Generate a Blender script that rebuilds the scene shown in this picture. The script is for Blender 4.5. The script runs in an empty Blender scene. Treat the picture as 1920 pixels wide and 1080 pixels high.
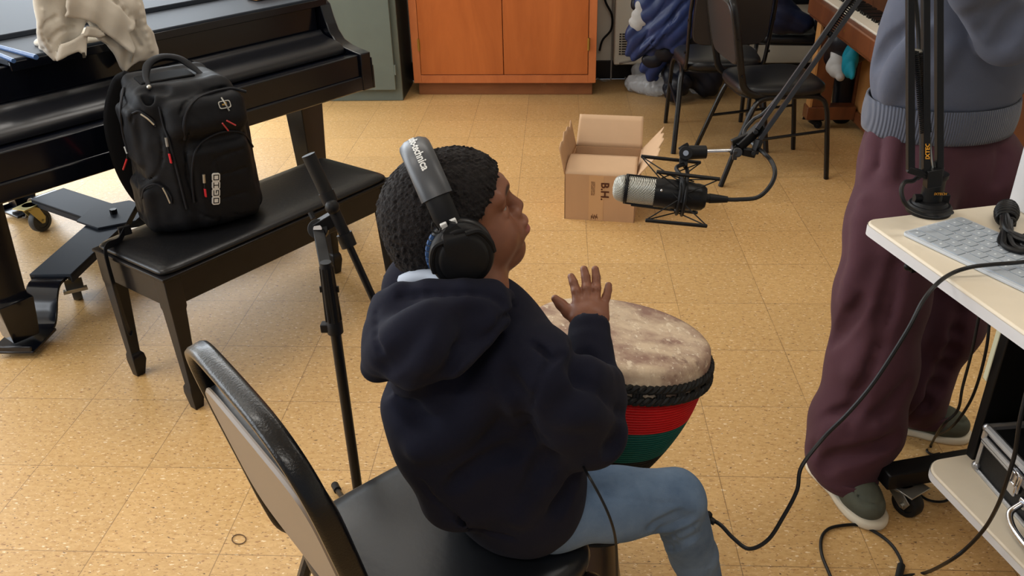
import bpy, bmesh, math, random
import numpy as np
from mathutils import Vector, Matrix, Euler
random.seed(7)
SC = bpy.context.scene
COL = SC.collection
PI = math.pi

# ------------------------------------------------------------------ camera
FPX, PITCH, YAW, ROLL = 1602.9, .49776, -.062364, -.025551
CAM = np.array([1.41047, -2.04867, 1.50497])
_cy, _sy = math.cos(YAW), math.sin(YAW)
FW = np.array([_sy*math.cos(PITCH), _cy*math.cos(PITCH), -math.sin(PITCH)])
_r0 = np.array([_cy, -_sy, 0.0]); _u0 = np.cross(_r0, FW)
RT = _r0*math.cos(ROLL)+_u0*math.sin(ROLL)
UP = -_r0*math.sin(ROLL)+_u0*math.cos(ROLL)
cd = bpy.data.cameras.new('camera'); cam = bpy.data.objects.new('camera', cd); COL.objects.link(cam)
cd.sensor_width = 36; cd.lens = FPX*36/1920; cd.clip_start = .05; cd.clip_end = 60
M = Matrix.Identity(4)
for i in range(3):
    M[i][0] = RT[i]; M[i][1] = UP[i]; M[i][2] = -FW[i]; M[i][3] = CAM[i]
cam.matrix_world = M
SC.camera = cam

# ------------------------------------------------------------------ world, exposure, lights
SC.view_settings.view_transform = 'Standard'; SC.view_settings.look = 'None'
SC.view_settings.gamma = 1; SC.view_settings.use_curve_mapping = False
SC.view_settings.exposure = 0.0
w = bpy.data.worlds.new('daylight'); SC.world = w; w.use_nodes = True
bg = w.node_tree.nodes['Background']; bg.inputs[0].default_value = (.80, .88, 1.0, 1); bg.inputs[1].default_value = .32

def area(name, loc, target, sx, sy, power, color):
    l = bpy.data.lights.new(name, 'AREA'); l.shape = 'RECTANGLE'; l.size = sx; l.size_y = sy; l.energy = power; l.color = color
    o = bpy.data.objects.new(name, l); COL.objects.link(o); o.location = loc
    o.rotation_euler = (Vector(target)-Vector(loc)).to_track_quat('-Z', 'Y').to_euler()
    return o
for k, yy in enumerate((-2.6, -.5, 1.6)):
    area('window_daylight', (-3.02, yy, 1.75), (0, yy, 1.2), 1.7, 1.5, 58, (.88, .94, 1.0))
area('window_daylight', (-1.85, 3.60, 1.75), (-1.5, 0, .9), 2.0, 1.5, 70, (.84, .92, 1.0))
for k, (xx, yy) in enumerate(((-.6, -.6), (-.6, 2.0), (2.6, -.6), (1.0, .95), (1.0, -2.8))):
    area('ceiling_lamp_light', (xx, yy, 2.90), (xx, yy, 0), 1.15, .28, (17, 17, 9, 14, 17)[k], (1.0, .96, .90))

# ------------------------------------------------------------------ helpers
def P(*a): return np.array(a, float)
def ray(x, y): return FW+RT*(x-960)/FPX-UP*(y-540)/FPX
def G(x, y, z=0.0):
    d = ray(x, y); return CAM+d*((z-CAM[2])/d[2])
def D(x, y, dep): return CAM+ray(x, y)*dep
def unit(v): v = np.asarray(v, float); return v/np.linalg.norm(v)

def frame(axis, up=(0, 0, 1)):
    a = unit(axis); u = np.asarray(up, float)
    if abs(a@u) > .98: u = P(1, 0, 0) if abs(a[0]) < .9 else P(0, 1, 0)
    s = unit(np.cross(u, a)); t = np.cross(a, s)
    return s, t, a          # side, up-ish, axis

def root_matrix(o):
    while o.parent: o = o.parent
    return Matrix.Translation(o.location) @ o.rotation_euler.to_matrix().to_4x4()

class MB:
    def __init__(s): s.v = []; s.f = []; s.m = []
    def add(s, vs, fs, mi=0):
        b = len(s.v); s.v += [tuple(map(float, p)) for p in vs]; s.f += [tuple(b+i for i in f) for f in fs]; s.m += [mi]*len(fs); return s
    def box(s, c, size, X=(1, 0, 0), Y=(0, 1, 0), Z=(0, 0, 1), mi=0, taper=1.0):
        c = np.asarray(c, float); X, Y, Z = map(lambda q: np.asarray(q, float), (X, Y, Z)); a, b, d = [q/2 for q in size]
        vs = []
        for k in (-1, 1):
            t = taper if k < 0 else 1
            for (i, j) in ((-1, -1), (1, -1), (1, 1), (-1, 1)): vs.append(c+X*a*i*t+Y*b*j*t+Z*d*k)
        return s.add(vs, [(3, 2, 1, 0), (4, 5, 6, 7), (0, 1, 5, 4), (1, 2, 6, 5), (2, 3, 7, 6), (3, 0, 4, 7)], mi)
    def bar(s, p0, p1, w, h, up=(0, 0, 1), w1=None, h1=None, mi=0):
        p0 = np.asarray(p0, float); p1 = np.asarray(p1, float); sd, ut, ax = frame(p1-p0, up); w1 = w if w1 is None else w1; h1 = h if h1 is None else h1
        vs = [p0+sd*i*w/2+ut*j*h/2 for i, j in ((-1, -1), (1, -1), (1, 1), (-1, 1))]+[p1+sd*i*w1/2+ut*j*h1/2 for i, j in ((-1, -1), (1, -1), (1, 1), (-1, 1))]
        return s.add(vs, [(3, 2, 1, 0), (4, 5, 6, 7), (0, 1, 5, 4), (1, 2, 6, 5), (2, 3, 7, 6), (3, 0, 4, 7)], mi)
    def sweep(s, pts, prof, up=(0, 0, 1), close=False, cap=True, mi=0, scale=None, par=True):
        # prof: list of (side, up) offsets
        pts = [np.asarray(p, float) for p in pts]; n = len(pts); m = len(prof); vs = []; prev = None
        for i in range(n):
            a = pts[(i-1) % n] if (close or i > 0) else pts[i]; b = pts[(i+1) % n] if (close or i < n-1) else pts[i]
            t = unit(b-a)
            if par and prev is not None:
                sd = unit(prev-t*(prev@t)); ut = np.cross(t, sd)
            else: sd, ut, _ = frame(t, up)
            if par: prev = sd
            k = scale[i] if scale is not None else 1
            for (x, y) in prof: vs.append(pts[i]+sd*x*k+ut*y*k)
        fs = []
        for i in range(n if close else n-1):
            j = (i+1) % n
            for q in range(m): r = (q+1) % m; fs.append((i*m+q, i*m+r, j*m+r, j*m+q))
        if cap and not close: fs.append(tuple(range(m-1, -1, -1))); fs.append(tuple((n-1)*m+q for q in range(m)))
        return s.add(vs, fs, mi)
    def tube(s, pts, r, seg=12, close=False, mi=0, radii=None):
        pr = [(math.cos(2*PI*k/seg)*r, math.sin(2*PI*k/seg)*r) for k in range(seg)]
        return s.sweep(pts, pr, close=close, mi=mi, scale=None if radii is None else [q/r for q in radii])
    def cyl(s, p0, p1, r0, r1=None, seg=24, mi=0):
        r1 = r0 if r1 is None else r1
        return s.tube([p0, p1], r0, seg, mi=mi, radii=[r0, r1])
    def lathe(s, prof, o=(0, 0, 0), axis=(0, 0, 1), seg=48, mi=0, ref=(0, 1, 0), cap=True):
        o = np.asarray(o, float); X, Y, A = frame(axis, ref); vs = []; m = len(prof)
        for k in range(seg):
            a = 2*PI*k/seg; d = X*math.cos(a)+Y*math.sin(a)
            for (r, h) in prof: vs.append(o+d*r+A*h)
        fs = [(k*m+i, ((k+1) % seg)*m+i, ((k+1) % seg)*m+i+1, k*m+i+1) for k in range(seg) for i in range(m-1)]
        if cap:
            if prof[0][0] > 1e-5: fs.append(tuple(k*m for k in range(seg-1, -1, -1)))
            if prof[-1][0] > 1e-5: fs.append(tuple(k*m+m-1 for k in range(seg)))
        return s.add(vs, fs, mi)
    def prism(s, poly, o, X, Y, N, t, mi=0):
        o = np.asarray(o, float); X, Y, N = map(lambda q: np.asarray(q, float), (X, Y, N)); n = len(poly)
        vs = [o+X*a+Y*b for a, b in poly]+[o+X*a+Y*b+N*t for a, b in poly]
        fs = [tuple(range(n-1, -1, -1)), tuple(range(n, 2*n))]+[(i, (i+1) % n, n+(i+1) % n, n+i) for i in range(n)]
        return s.add(vs, fs, mi)
    def grid(s, fn, nu, nv, mi=0, flip=False):
        vs = [fn(i/nu, j/nv) for i in range(nu+1) for j in range(nv+1)]; q = nv+1
        fs = [(i*q+j, (i+1)*q+j, (i+1)*q+j+1, i*q+j+1) for i in range(nu) for j in range(nv)]
        if flip: fs = [f[::-1] for f in fs]
        return s.add(vs, fs, mi)
    def ball(s, c, r, seg=16, mi=0):
        r = P(r, r, r) if np.isscalar(r) else np.asarray(r, float); c = np.asarray(c, float)
        n = seg//2; vs = []; fs = []
        for i in range(n+1):
            for j in range(seg):
                a = PI*i/n; b = 2*PI*j/seg; vs.append(c+r*P(math.sin(a)*math.cos(b), math.sin(a)*math.sin(b), math.cos(a)))
        for i in range(n):
            for j in range(seg): fs.append((i*seg+j, (i+1)*seg+j, (i+1)*seg+(j+1) % seg, i*seg+(j+1) % seg))
        return s.add(vs, fs, mi)
    def build(s, name, mats, parent=None, smooth=None, bevel=0, bseg=2, subsurf=0, thick=0, autosm=40):
        me = bpy.data.meshes.new(name)
        bm = bmesh.new(); bv = [bm.verts.new(v) for v in s.v]
        for f, mi in zip(s.f, s.m):
            try:
                fc = bm.faces.new([bv[i] for i in f]); fc.material_index = mi
            except ValueError: pass
        bmesh.ops.remove_doubles(bm, verts=bm.verts, dist=1e-6)
        bmesh.ops.recalc_face_normals(bm, faces=bm.faces)
        bm.to_mesh(me); bm.free()
        o = bpy.data.objects.new(name, me); COL.objects.link(o)
        for m in (mats if isinstance(mats, (list, tuple)) else [mats]): me.materials.append(m)
        if parent is not None:
            me.transform(root_matrix(parent).inverted()); o.parent = parent
        if thick:
            md = o.modifiers.new('thickness', 'SOLIDIFY'); md.thickness = thick; md.offset = 0
        if bevel:
            md = o.modifiers.new('bevel', 'BEVEL'); md.width = bevel; md.segments = bseg; md.limit_method = 'ANGLE'; md.angle_limit = math.radians(35)
        if subsurf:
            md = o.modifiers.new('sub', 'SUBSURF'); md.levels = subsurf; md.render_levels = subsurf
        if smooth is not False:
            for p_ in me.polygons: p_.use_smooth = True
            if smooth is None and not subsurf:
                try: me.set_sharp_from_angle(angle=math.radians(autosm))
                except Exception: pass
        return o

def tag(o, label=None, cat=None, group=None, kind=None):
    if label: o['label'] = label
    if cat: o['category'] = cat
    if group: o['group'] = group
    if kind: o['kind'] = kind
    return o
def thing(name, loc, label, cat, rz=0, group=None):
    o = bpy.data.objects.new(name, None); COL.objects.link(o); o.location = tuple(float(q) for q in loc); o.rotation_euler = (0, 0, rz); o.empty_display_size = .05
    return tag(o, label, cat, group)
def struct(o): o['kind'] = 'structure'; return o
def smoothpath(pts, n=10):
    pts = [np.asarray(p, float) for p in pts]; q = [2*pts[0]-pts[1]]+pts+[2*pts[-1]-pts[-2]]; out = []
    for i in range(1, len(q)-2):
        for k in range(n):
            t = k/n; a, b, c, d = q[i-1], q[i], q[i+1], q[i+2]
            out.append(.5*((2*b)+(-a+c)*t+(2*a-5*b+4*c-d)*t*t+(-a+3*b-3*c+d)*t**3))
    out.append(pts[-1]); return out
def text_mb(mb, txt, o, X, Y, size, depth=.0006, mi=0, warp=None, align='LEFT', bold=0):
    cu = bpy.data.curves.new('t', 'FONT'); cu.body = txt; cu.size = size; cu.align_x = align; cu.offset = bold; cu.resolution_u = 3
    ob = bpy.data.objects.new('t', cu); COL.objects.link(ob); bpy.context.view_layer.update()
    me = bpy.data.meshes.new_from_object(ob); bpy.data.objects.remove(ob)
    X = np.asarray(X, float); Y = np.asarray(Y, float); N = np.cross(X, Y); o = np.asarray(o, float)
    if warp: vs = [warp(v.co.x, v.co.y) for v in me.vertices]
    else: vs = [o+X*v.co.x+Y*v.co.y+N*depth for v in me.vertices]
    mb.add(vs, [tuple(p.vertices) for p in me.polygons], mi); bpy.data.meshes.remove(me)

# ------------------------------------------------------------------ materials
def sr(r, g, b):
    f = lambda c: ((c/255+.055)/1.055)**2.4 if c/255 > .04045 else c/255/12.92
    return (f(r), f(g), f(b), 1)
def mat(name, col, rough=.5, metal=0, noise=0, nscale=30, bump=0, bscale=200, spec=.32, coat=0, coat_r=.1, stretch=(1, 1, 1), var=None, sheen=0, trans=0, alpha=1, emit=0):
    m = bpy.data.materials.new(name); m.use_nodes = True; nt = m.node_tree; b = nt.nodes['Principled BSDF']
    b.inputs['Base Color'].default_value = col; b.inputs['Roughness'].default_value = rough; b.inputs['Metallic'].default_value = metal
    b.inputs['Specular IOR Level'].default_value = spec; b.inputs['Coat Weight'].default_value = coat; b.inputs['Coat Roughness'].default_value = coat_r
    if sheen: b.inputs['Sheen Weight'].default_value = sheen; b.inputs['Sheen Roughness'].default_value = .5
    if trans: b.inputs['Transmission Weight'].default_value = trans
    if alpha < 1: b.inputs['Alpha'].default_value = alpha
    if emit: b.inputs['Emission Color'].default_value = col; b.inputs['Emission Strength'].default_value = emit
    tc = nt.nodes.new('ShaderNodeTexCoord'); mp = nt.nodes.new('ShaderNodeMapping'); mp.inputs['Scale'].default_value = stretch
    nt.links.new(tc.outputs['Object'], mp.inputs[0])
    if noise or var:
        n = nt.nodes.new('ShaderNodeTexNoise'); n.inputs['Scale'].default_value = nscale; n.inputs['Detail'].default_value = 6; n.inputs['Roughness'].default_value = .6
        nt.links.new(mp.outputs[0], n.inputs['Vector'])
        r = nt.nodes.new('ShaderNodeValToRGB'); e = r.color_ramp.elements; e[0].position = .32; e[1].position = .68
        c2 = var if var else tuple(min(1, c*(1+noise)) for c in col[:3])+(1,); c1 = col if var else tuple(c*(1-noise) for c in col[:3])+(1,)
        e[0].color = c1; e[1].color = c2
        nt.links.new(n.outputs['Fac'], r.inputs[0]); nt.links.new(r.outputs[0], b.inputs['Base Color'])
    if bump:
        n2 = nt.nodes.new('ShaderNodeTexNoise'); n2.inputs['Scale'].default_value = bscale; n2.inputs['Detail'].default_value = 4
        nt.links.new(mp.outputs[0], n2.inputs['Vector'])
        bp = nt.nodes.new('ShaderNodeBump'); bp.inputs['Strength'].default_value = bump; bp.inputs['Distance'].default_value = .002
        nt.links.new(n2.outputs['Fac'], bp.inputs['Height']); nt.links.new(bp.outputs[0], b.inputs['Normal'])
    return m
def N(nt, t, **kw):
    n = nt.nodes.new(t)
    for k, v in kw.items(): setattr(n, k, v)
    return n

def floor_mat():
    m = bpy.data.materials.new('vinyl_tile'); m.use_nodes = True; nt = m.node_tree; L = nt.links; b = nt.nodes['Principled BSDF']
    tc = N(nt, 'ShaderNodeTexCoord'); sep = N(nt, 'ShaderNodeSeparateXYZ'); L.new(tc.outputs['Object'], sep.inputs[0])
    def math_(op, a, bv=None, c=None):
        n = N(nt, 'ShaderNodeMath', operation=op)
        for i, q in enumerate((a, bv, c)):
            if q is None: continue
            if isinstance(q, (int, float)): n.inputs[i].default_value = q
            else: L.new(q, n.inputs[i])
        return n.outputs[0]
    T = .3048
    fx = math_('DIVIDE', sep.outputs[0], T); fy = math_('DIVIDE', sep.outputs[1], T)
    def edge(f):
        fr = math_('FRACT', f); a = math_('SUBTRACT', fr, .5); a = math_('ABSOLUTE', a); return math_('SUBTRACT', .5, a)
    ex, ey = edge(fx), edge(fy); e = math_('MINIMUM', ex, ey)
    nj = N(nt, 'ShaderNodeTexNoise'); nj.inputs['Scale'].default_value = 5; nj.inputs['Detail'].default_value = 3; L.new(tc.outputs['Object'], nj.inputs['Vector'])
    thr = math_('MULTIPLY', nj.outputs['Fac'], .0065); line = math_('LESS_THAN', e, thr)
    # tile id variation
    cx = math_('FLOOR', fx); cyy = math_('FLOOR', fy); cmb = N(nt, 'ShaderNodeCombineXYZ'); L.new(cx, cmb.inputs[0]); L.new(cyy, cmb.inputs[1])
    wn = N(nt, 'ShaderNodeTexWhiteNoise'); L.new(cmb.outputs[0], wn.inputs['Vector'])
    # marbling
    mp = N(nt, 'ShaderNodeMapping'); mp.inputs['Scale'].default_value = (.8, 1.6, 1); L.new(tc.outputs['Object'], mp.inputs[0])
    n1 = N(nt, 'ShaderNodeTexNoise'); n1.inputs['Scale'].default_value = 60; n1.inputs['Detail'].default_value = 6; n1.inputs['Roughness'].default_value = .7; n1.inputs['Distortion'].default_value = .6; L.new(mp.outputs[0], n1.inputs['Vector'])
    r1 = N(nt, 'ShaderNodeValToRGB'); el = r1.color_ramp.elements; el[0].position = .34; el[0].color = sr(192, 150, 92); el[1].position = .68; el[1].color = sr(214, 176, 120)
    L.new(n1.outputs['Fac'], r1.inputs[0])
    def chips(scale, lo, hi, color, prev, seed):
        mpp = N(nt, 'ShaderNodeMapping'); mpp.inputs['Location'].default_value = (seed, seed*2, 0); mpp.inputs['Scale'].default_value = (.62, 1.5, 1); L.new(tc.outputs['Object'], mpp.inputs[0])
        nn = N(nt, 'ShaderNodeTexNoise'); nn.inputs['Scale'].default_value = scale; nn.inputs['Detail'].default_value = 2.5; nn.inputs['Roughness'].default_value = .55; L.new(mpp.outputs[0], nn.inputs['Vector'])
        mr = N(nt, 'ShaderNodeMapRange'); mr.inputs['From Min'].default_value = lo; mr.inputs['From Max'].default_value = hi; L.new(nn.outputs['Fac'], mr.inputs['Value'])
        mx = N(nt, 'ShaderNodeMix', data_type='RGBA'); L.new(mr.outputs[0], mx.inputs[0]); L.new(prev, mx.inputs[6]); mx.inputs[7].default_value = color; return mx.outputs[2]
    c = chips(100, .63, .67, sr(236, 212, 172), r1.outputs[0], 3)
    c = chips(104, .62, .67, sr(160, 118, 74), c, 11)
    c = chips(120, .655, .69, sr(88, 62, 44), c, 23)
    # dim rear corner painted into the tile colour, its edge broken by noise
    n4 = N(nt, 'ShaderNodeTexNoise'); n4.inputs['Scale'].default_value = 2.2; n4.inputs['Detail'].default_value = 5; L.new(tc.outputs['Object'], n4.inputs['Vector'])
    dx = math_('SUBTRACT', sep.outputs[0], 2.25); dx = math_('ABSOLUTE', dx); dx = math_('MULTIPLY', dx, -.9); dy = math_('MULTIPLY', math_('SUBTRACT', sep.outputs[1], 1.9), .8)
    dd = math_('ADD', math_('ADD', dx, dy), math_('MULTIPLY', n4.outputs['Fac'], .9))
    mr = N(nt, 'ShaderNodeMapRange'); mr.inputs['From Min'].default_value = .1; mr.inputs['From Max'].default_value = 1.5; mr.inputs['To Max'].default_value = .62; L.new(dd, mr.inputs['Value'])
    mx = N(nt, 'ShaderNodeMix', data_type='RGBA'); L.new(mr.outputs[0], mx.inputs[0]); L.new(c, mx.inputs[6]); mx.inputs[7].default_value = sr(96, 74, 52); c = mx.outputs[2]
    # per-tile tint
    hv = N(nt, 'ShaderNodeHueSaturation'); L.new(c, hv.inputs['Color']); mr2 = N(nt, 'ShaderNodeMapRange'); mr2.inputs['To Min'].default_value = .95; mr2.inputs['To Max'].default_value = 1.05; L.new(wn.outputs['Value'], mr2.inputs['Value']); L.new(mr2.outputs[0], hv.inputs['Value'])
    mxl = N(nt, 'ShaderNodeMix', data_type='RGBA'); lf = math_('MULTIPLY', line, .62); L.new(lf, mxl.inputs[0]); L.new(hv.outputs[0], mxl.inputs[6]); mxl.inputs[7].default_value = sr(90, 64, 42)
    L.new(mxl.outputs[2], b.inputs['Base Color'])
    rr = N(nt, 'ShaderNodeMapRange'); rr.inputs['To Min'].default_value = .34; rr.inputs['To Max'].default_value = .52; L.new(n1.outputs['Fac'], rr.inputs['Value']); L.new(rr.outputs[0], b.inputs['Roughness'])
    b.inputs['Specular IOR Level'].default_value = .45
    bp = N(nt, 'ShaderNodeBump'); bp.inputs['Strength'].default_value = .12; bp.inputs['Distance'].default_value = .002; L.new(nj.outputs['Fac'], bp.inputs['Height']); L.new(bp.outputs[0], b.inputs['Normal'])
    return m

def wood_mat(name, c1, c2, scale=6, stretch=(1, 1, .12), rough=.32, coat=.3, worn=None, axis=None):
    m = bpy.data.materials.new(name); m.use_nodes = True; nt = m.node_tree; L = nt.links; b = nt.nodes['Principled BSDF']
    tc = N(nt, 'ShaderNodeTexCoord'); mp = N(nt, 'ShaderNodeMapping'); mp.inputs['Scale'].default_value = stretch; L.new(tc.outputs['Object'], mp.inputs[0])
    n = N(nt, 'ShaderNodeTexNoise'); n.inputs['Scale'].default_value = scale; n.inputs['Detail'].default_value = 8; n.inputs['Roughness'].default_value = .62; n.inputs['Distortion'].default_value = 1.2; L.new(mp.outputs[0], n.inputs['Vector'])
    r = N(nt, 'ShaderNodeValToRGB'); r.color_ramp.elements[0].position = .3; r.color_ramp.elements[1].position = .7; r.color_ramp.elements[0].color = c1; r.color_ramp.elements[1].color = c2; L.new(n.outputs['Fac'], r.inputs[0])
    out = r.outputs[0]
    if worn:
        n2 = N(nt, 'ShaderNodeTexNoise'); n2.inputs['Scale'].default_value = 7; n2.inputs['Detail'].default_value = 6; n2.inputs['Roughness'].default_value = .75; L.new(tc.outputs['Object'], n2.inputs['Vector'])
        mr = N(nt, 'ShaderNodeMapRange'); mr.inputs['From Min'].default_value = .66; mr.inputs['From Max'].default_value = .72; mr.inputs['To Max'].default_value = .55; L.new(n2.outputs['Fac'], mr.inputs['Value'])
        mx = N(nt, 'ShaderNodeMix', data_type='RGBA'); L.new(mr.outputs[0], mx.inputs[0]); L.new(out, mx.inputs[6]); mx.inputs[7].default_value = worn; out = mx.outputs[2]
    L.new(out, b.inputs['Base Color']); b.inputs['Roughness'].default_value = rough; b.inputs['Coat Weight'].default_value = coat; b.inputs['Coat Roughness'].default_value = .2
    return m

MAT = dict(
    floor=floor_mat(),
    wall=mat('wall_paint', sr(222, 218, 206), .6, noise=.03, nscale=4),
    ceil=mat('ceiling_paint', sr(225, 222, 214), .8),
    blackbase=mat('black_vinyl', sr(26, 25, 25), .45),
    cabinet=wood_mat('varnished_ply', sr(164, 84, 34), sr(190, 104, 48), 5, (1, 1, .18), .35, .25, worn=sr(214, 150, 84)),
    cabframe=wood_mat('cabinet_frame_wood', sr(176, 96, 52), sr(196, 114, 64), 7, (1, 1, .3), .35, .3, worn=sr(226, 160, 110)),
    plinth=wood_mat('plinth_wood', sr(122, 74, 42), sr(150, 94, 54), 8, (.2, 1, 1), .5, .1, worn=sr(180, 150, 120)),
    locker=mat('green_grey_enamel', sr(98, 108, 103), .42, noise=.04, nscale=8, coat=.1),
    lockershade=mat('locker_side_shade', sr(44, 50, 48), .5),  # enamel darkened to carry the shadow on the locker's side
    piano=mat('ebony_lacquer', sr(8, 11, 20), .2, coat=.4, coat_r=.12, noise=.1, nscale=6, spec=.28),
    pianosatin=mat('satin_ebony_lid', sr(13, 15, 22), .36, spec=.6, bump=.04, bscale=60),
    pianomatte=mat('satin_ebony', sr(44, 49, 57), .62, spec=.16, bump=.05, bscale=400),
    brass=mat('gold_plate', sr(176, 142, 70), .35, .8),
    benchw=mat('worn_black_wood', sr(20, 18, 19), .38, spec=.16, noise=.3, nscale=15, coat=.2),
    benchedge=mat('rubbed_wood_edge', sr(120, 84, 52), .5),
    vinyl=mat('black_leatherette', sr(20, 20, 22), .33, bump=.25, bscale=90, spec=.35),
    seatvinyl=mat('seat_leatherette', sr(20, 22, 26), .36, bump=.18, bscale=70, spec=.38, coat=.08, coat_r=.3),
    chairframe=mat('hammered_black_paint', sr(14, 14, 16), .28, bump=.3, bscale=330, spec=.32, coat=.12, coat_r=.12),
    chairback=mat('reflection_tinted_board', sr(126, 114, 102), .4, bump=.05, bscale=300, spec=.35),  # near chair only: lighter board colour with the floor's reflection painted in
    chairback2=mat('dark_back_board', sr(50, 46, 45), .4, spec=.3),
    blackmetal=mat('black_powder_coat', sr(13, 13, 15), .4, spec=.25),
    blackplastic=mat('black_plastic', sr(16, 16, 18), .5, spec=.25),
    rubber=mat('black_rubber', sr(18, 18, 18), .6),
    greyrubber=mat('grey_rubber', sr(58, 60, 62), .5),
    chrome=mat('bright_chrome', sr(205, 205, 208), .18, 1),
    zinc=mat('zinc_plate', sr(176, 174, 166), .35, .9),
    yzinc=mat('yellow_zinc', sr(190, 176, 120), .38, .7),
    nylon=mat('black_nylon', sr(14, 15, 19), .6, bump=.3, bscale=600, spec=.18),
    nylon2=mat('black_ballistic', sr(24, 25, 30), .5, bump=.4, bscale=900, spec=.2),
    mesh=mat('black_mesh_fabric', sr(10, 10, 12), .8, bump=.4, bscale=900, spec=.12),
    red=mat('red_rubber', sr(196, 40, 48), .45), redcord=mat('red_cord', sr(190, 70, 74), .6),
    white=mat('white_print', sr(225, 225, 222), .5),
    cream=mat('cream_knit', sr(204, 196, 182), .85, noise=.04, nscale=12, bump=.3, bscale=500, sheen=.25),
    card=mat('corrugated_card', sr(196, 158, 122), .75, noise=.04, nscale=9, bump=.08, bscale=120, stretch=(1, 1, .2)),
    cardin=mat('card_inside', sr(208, 174, 140), .8, noise=.03, nscale=9),
    tape=mat('paper_tape', sr(206, 166, 124), .45), ink=mat('brown_ink', sr(84, 46, 30), .6),
    micgrille=mat('silver_grille', sr(190, 190, 180), .32, .85),
    cream_top=mat('cream_laminate', sr(226, 214, 192), .42, noise=.02, nscale=20),
    edgeband=mat('white_edge_band', sr(214, 214, 216), .4),
    key=mat('pale_blue_grey_key', sr(170, 178, 186), .45), kbody=mat('keyboard_tray', sr(196, 202, 208), .4), kmark=mat('key_print', sr(226, 232, 236), .5),
    orange=mat('orange_print', sr(214, 148, 40), .5),
    blackpanel=mat('black_panel', sr(13, 13, 14), .5),
    alu=mat('brushed_aluminium', sr(188, 190, 194), .3, .85), casep=mat('black_case_laminate', sr(14, 15, 17), .4, bump=.3, bscale=500),
    skin=None, drumskin=None,
    rope=mat('black_rope', sr(20, 20, 20), .6, bump=.6, bscale=220), redrope=mat('red_rope', sr(206, 26, 28), .5, bump=.15, bscale=300), greenrope=mat('green_rope', sr(18, 92, 82), .5, bump=.15, bscale=300),
    drumwood=wood_mat('dark_drum_wood', sr(30, 15, 11), sr(58, 29, 20), 8, (1, 1, .2), .35, .3),
    jeans=mat('washed_denim', sr(76, 96, 122), .85, spec=.15, var=sr(112, 132, 156), nscale=9, bump=.4, bscale=700, stretch=(1, 1, 1)),
    navy=mat('navy_fleece', sr(25, 26, 39), .9, noise=.1, nscale=9, bump=.2, bscale=900, sheen=.02, spec=.12),
    greyhood=mat('slate_grey_fleece', sr(84, 88, 102), .9, noise=.06, nscale=10, bump=.3, bscale=700, sheen=.06, spec=.15),
    maroon=mat('maroon_cotton', sr(76, 48, 56), .85, noise=.08, nscale=7, bump=.25, bscale=800, sheen=.04, spec=.15),
    suede=mat('olive_suede', sr(82, 85, 74), .85, noise=.12, nscale=25, bump=.2, bscale=500), sole=mat('cream_sole', sr(216, 206, 184), .6),
    blue=mat('blue_shell_nylon', sr(32, 47, 90), .36, noise=.25, nscale=6, bump=.2, bscale=60, spec=.35), navyshell=mat('dark_shell_nylon', sr(16, 19, 30), .42, noise=.2, nscale=8, bump=.3, bscale=40),
    bluemallet=mat('blue_wrap', sr(62, 92, 138), .45, bump=.6, bscale=120),
    plastic=mat('clear_plastic', sr(210, 214, 220), .18, trans=.55, bump=.8, bscale=35, alpha=.75), teal=mat('teal_cloth', sr(0, 128, 152), .6, noise=.15, nscale=15), greycloth=mat('pale_grey_cloth', sr(170, 170, 170), .7, noise=.1, nscale=20),
    pwood=wood_mat('upright_piano_wood', sr(92, 50, 28), sr(124, 72, 40), 7, (1, 1, .15), .35, .3), pwoodl=wood_mat('light_side_wood', sr(186, 132, 76), sr(206, 152, 92), 6, (1, 1, .15), .4, .2),
    ivory=mat('white_keys', sr(236, 230, 214), .3), blackkeys=mat('ebony_keys', sr(14, 14, 14), .35),
    heater=mat('heater_enamel', sr(206, 202, 190), .45), greycable=mat('grey_cable', sr(150, 146, 140), .5),
    palepost=mat('pale_green_paint', sr(188, 190, 166), .5), lamp=mat('lamp_diffuser', (1, .96, .9, 1), .5, emit=3),
    cable=mat('black_cable', sr(18, 18, 19), .42), ringmat=mat('brown_elastic', sr(92, 66, 44), .6), glass=mat('window_glass', (1, 1, 1, 1), .02, trans=1),
)

# ------------------------------------------------------------------ room
mb = MB(); mb.add([(-3.1, -4.6, 0), (4.6, -4.6, 0), (4.6, 3.62, 0), (-3.1, 3.62, 0)], [(0, 1, 2, 3)]); fl = struct(mb.build('floor', MAT['floor']))
mb = MB(); mb.box((.75, 3.70, .475), (7.9, .12, .95)); mb.box((.75, 3.70, 2.78), (7.9, .12, .44)); mb.box((-3.05, 3.70, 1.755), (.3, .12, 1.61)); mb.box((1.95, 3.70, 1.755), (5.5, .12, 1.61)); struct(mb.build('wall_back', MAT['wall']))
mb = MB()
for dx in (-1.05, 0, 1.05): mb.box((-1.85+dx, 3.70, 1.755), (.05, .05, 1.61))
for dz in (-.78, 0, .78): mb.box((-1.85, 3.70, 1.755+dz), (2.1, .05, .05))
struct(mb.build('window_4', MAT['heater'], bevel=.004))
struct(MB().box((4.66, -.5, 1.5), (.12, 8.3, 3.0)).build('wall_right', MAT['wall']))
struct(MB().box((.75, -.5, 3.06), (7.9, 8.3, .12)).build('ceiling', MAT['ceil']))
mb = MB(); X0 = -3.16
mb.box((X0, -.5, .475), (.12, 8.3, .95)); mb.box((X0, -.5, 2.78), (.12, 8.3, .44))
for a, b in ((-4.65, -3.5), (-1.7, -1.4), (.4, .7), (2.5, 3.65)): mb.box((X0, (a+b)/2, 1.755), (.12, b-a, 1.61))
struct(mb.build('wall_left', MAT['wall']))
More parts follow.
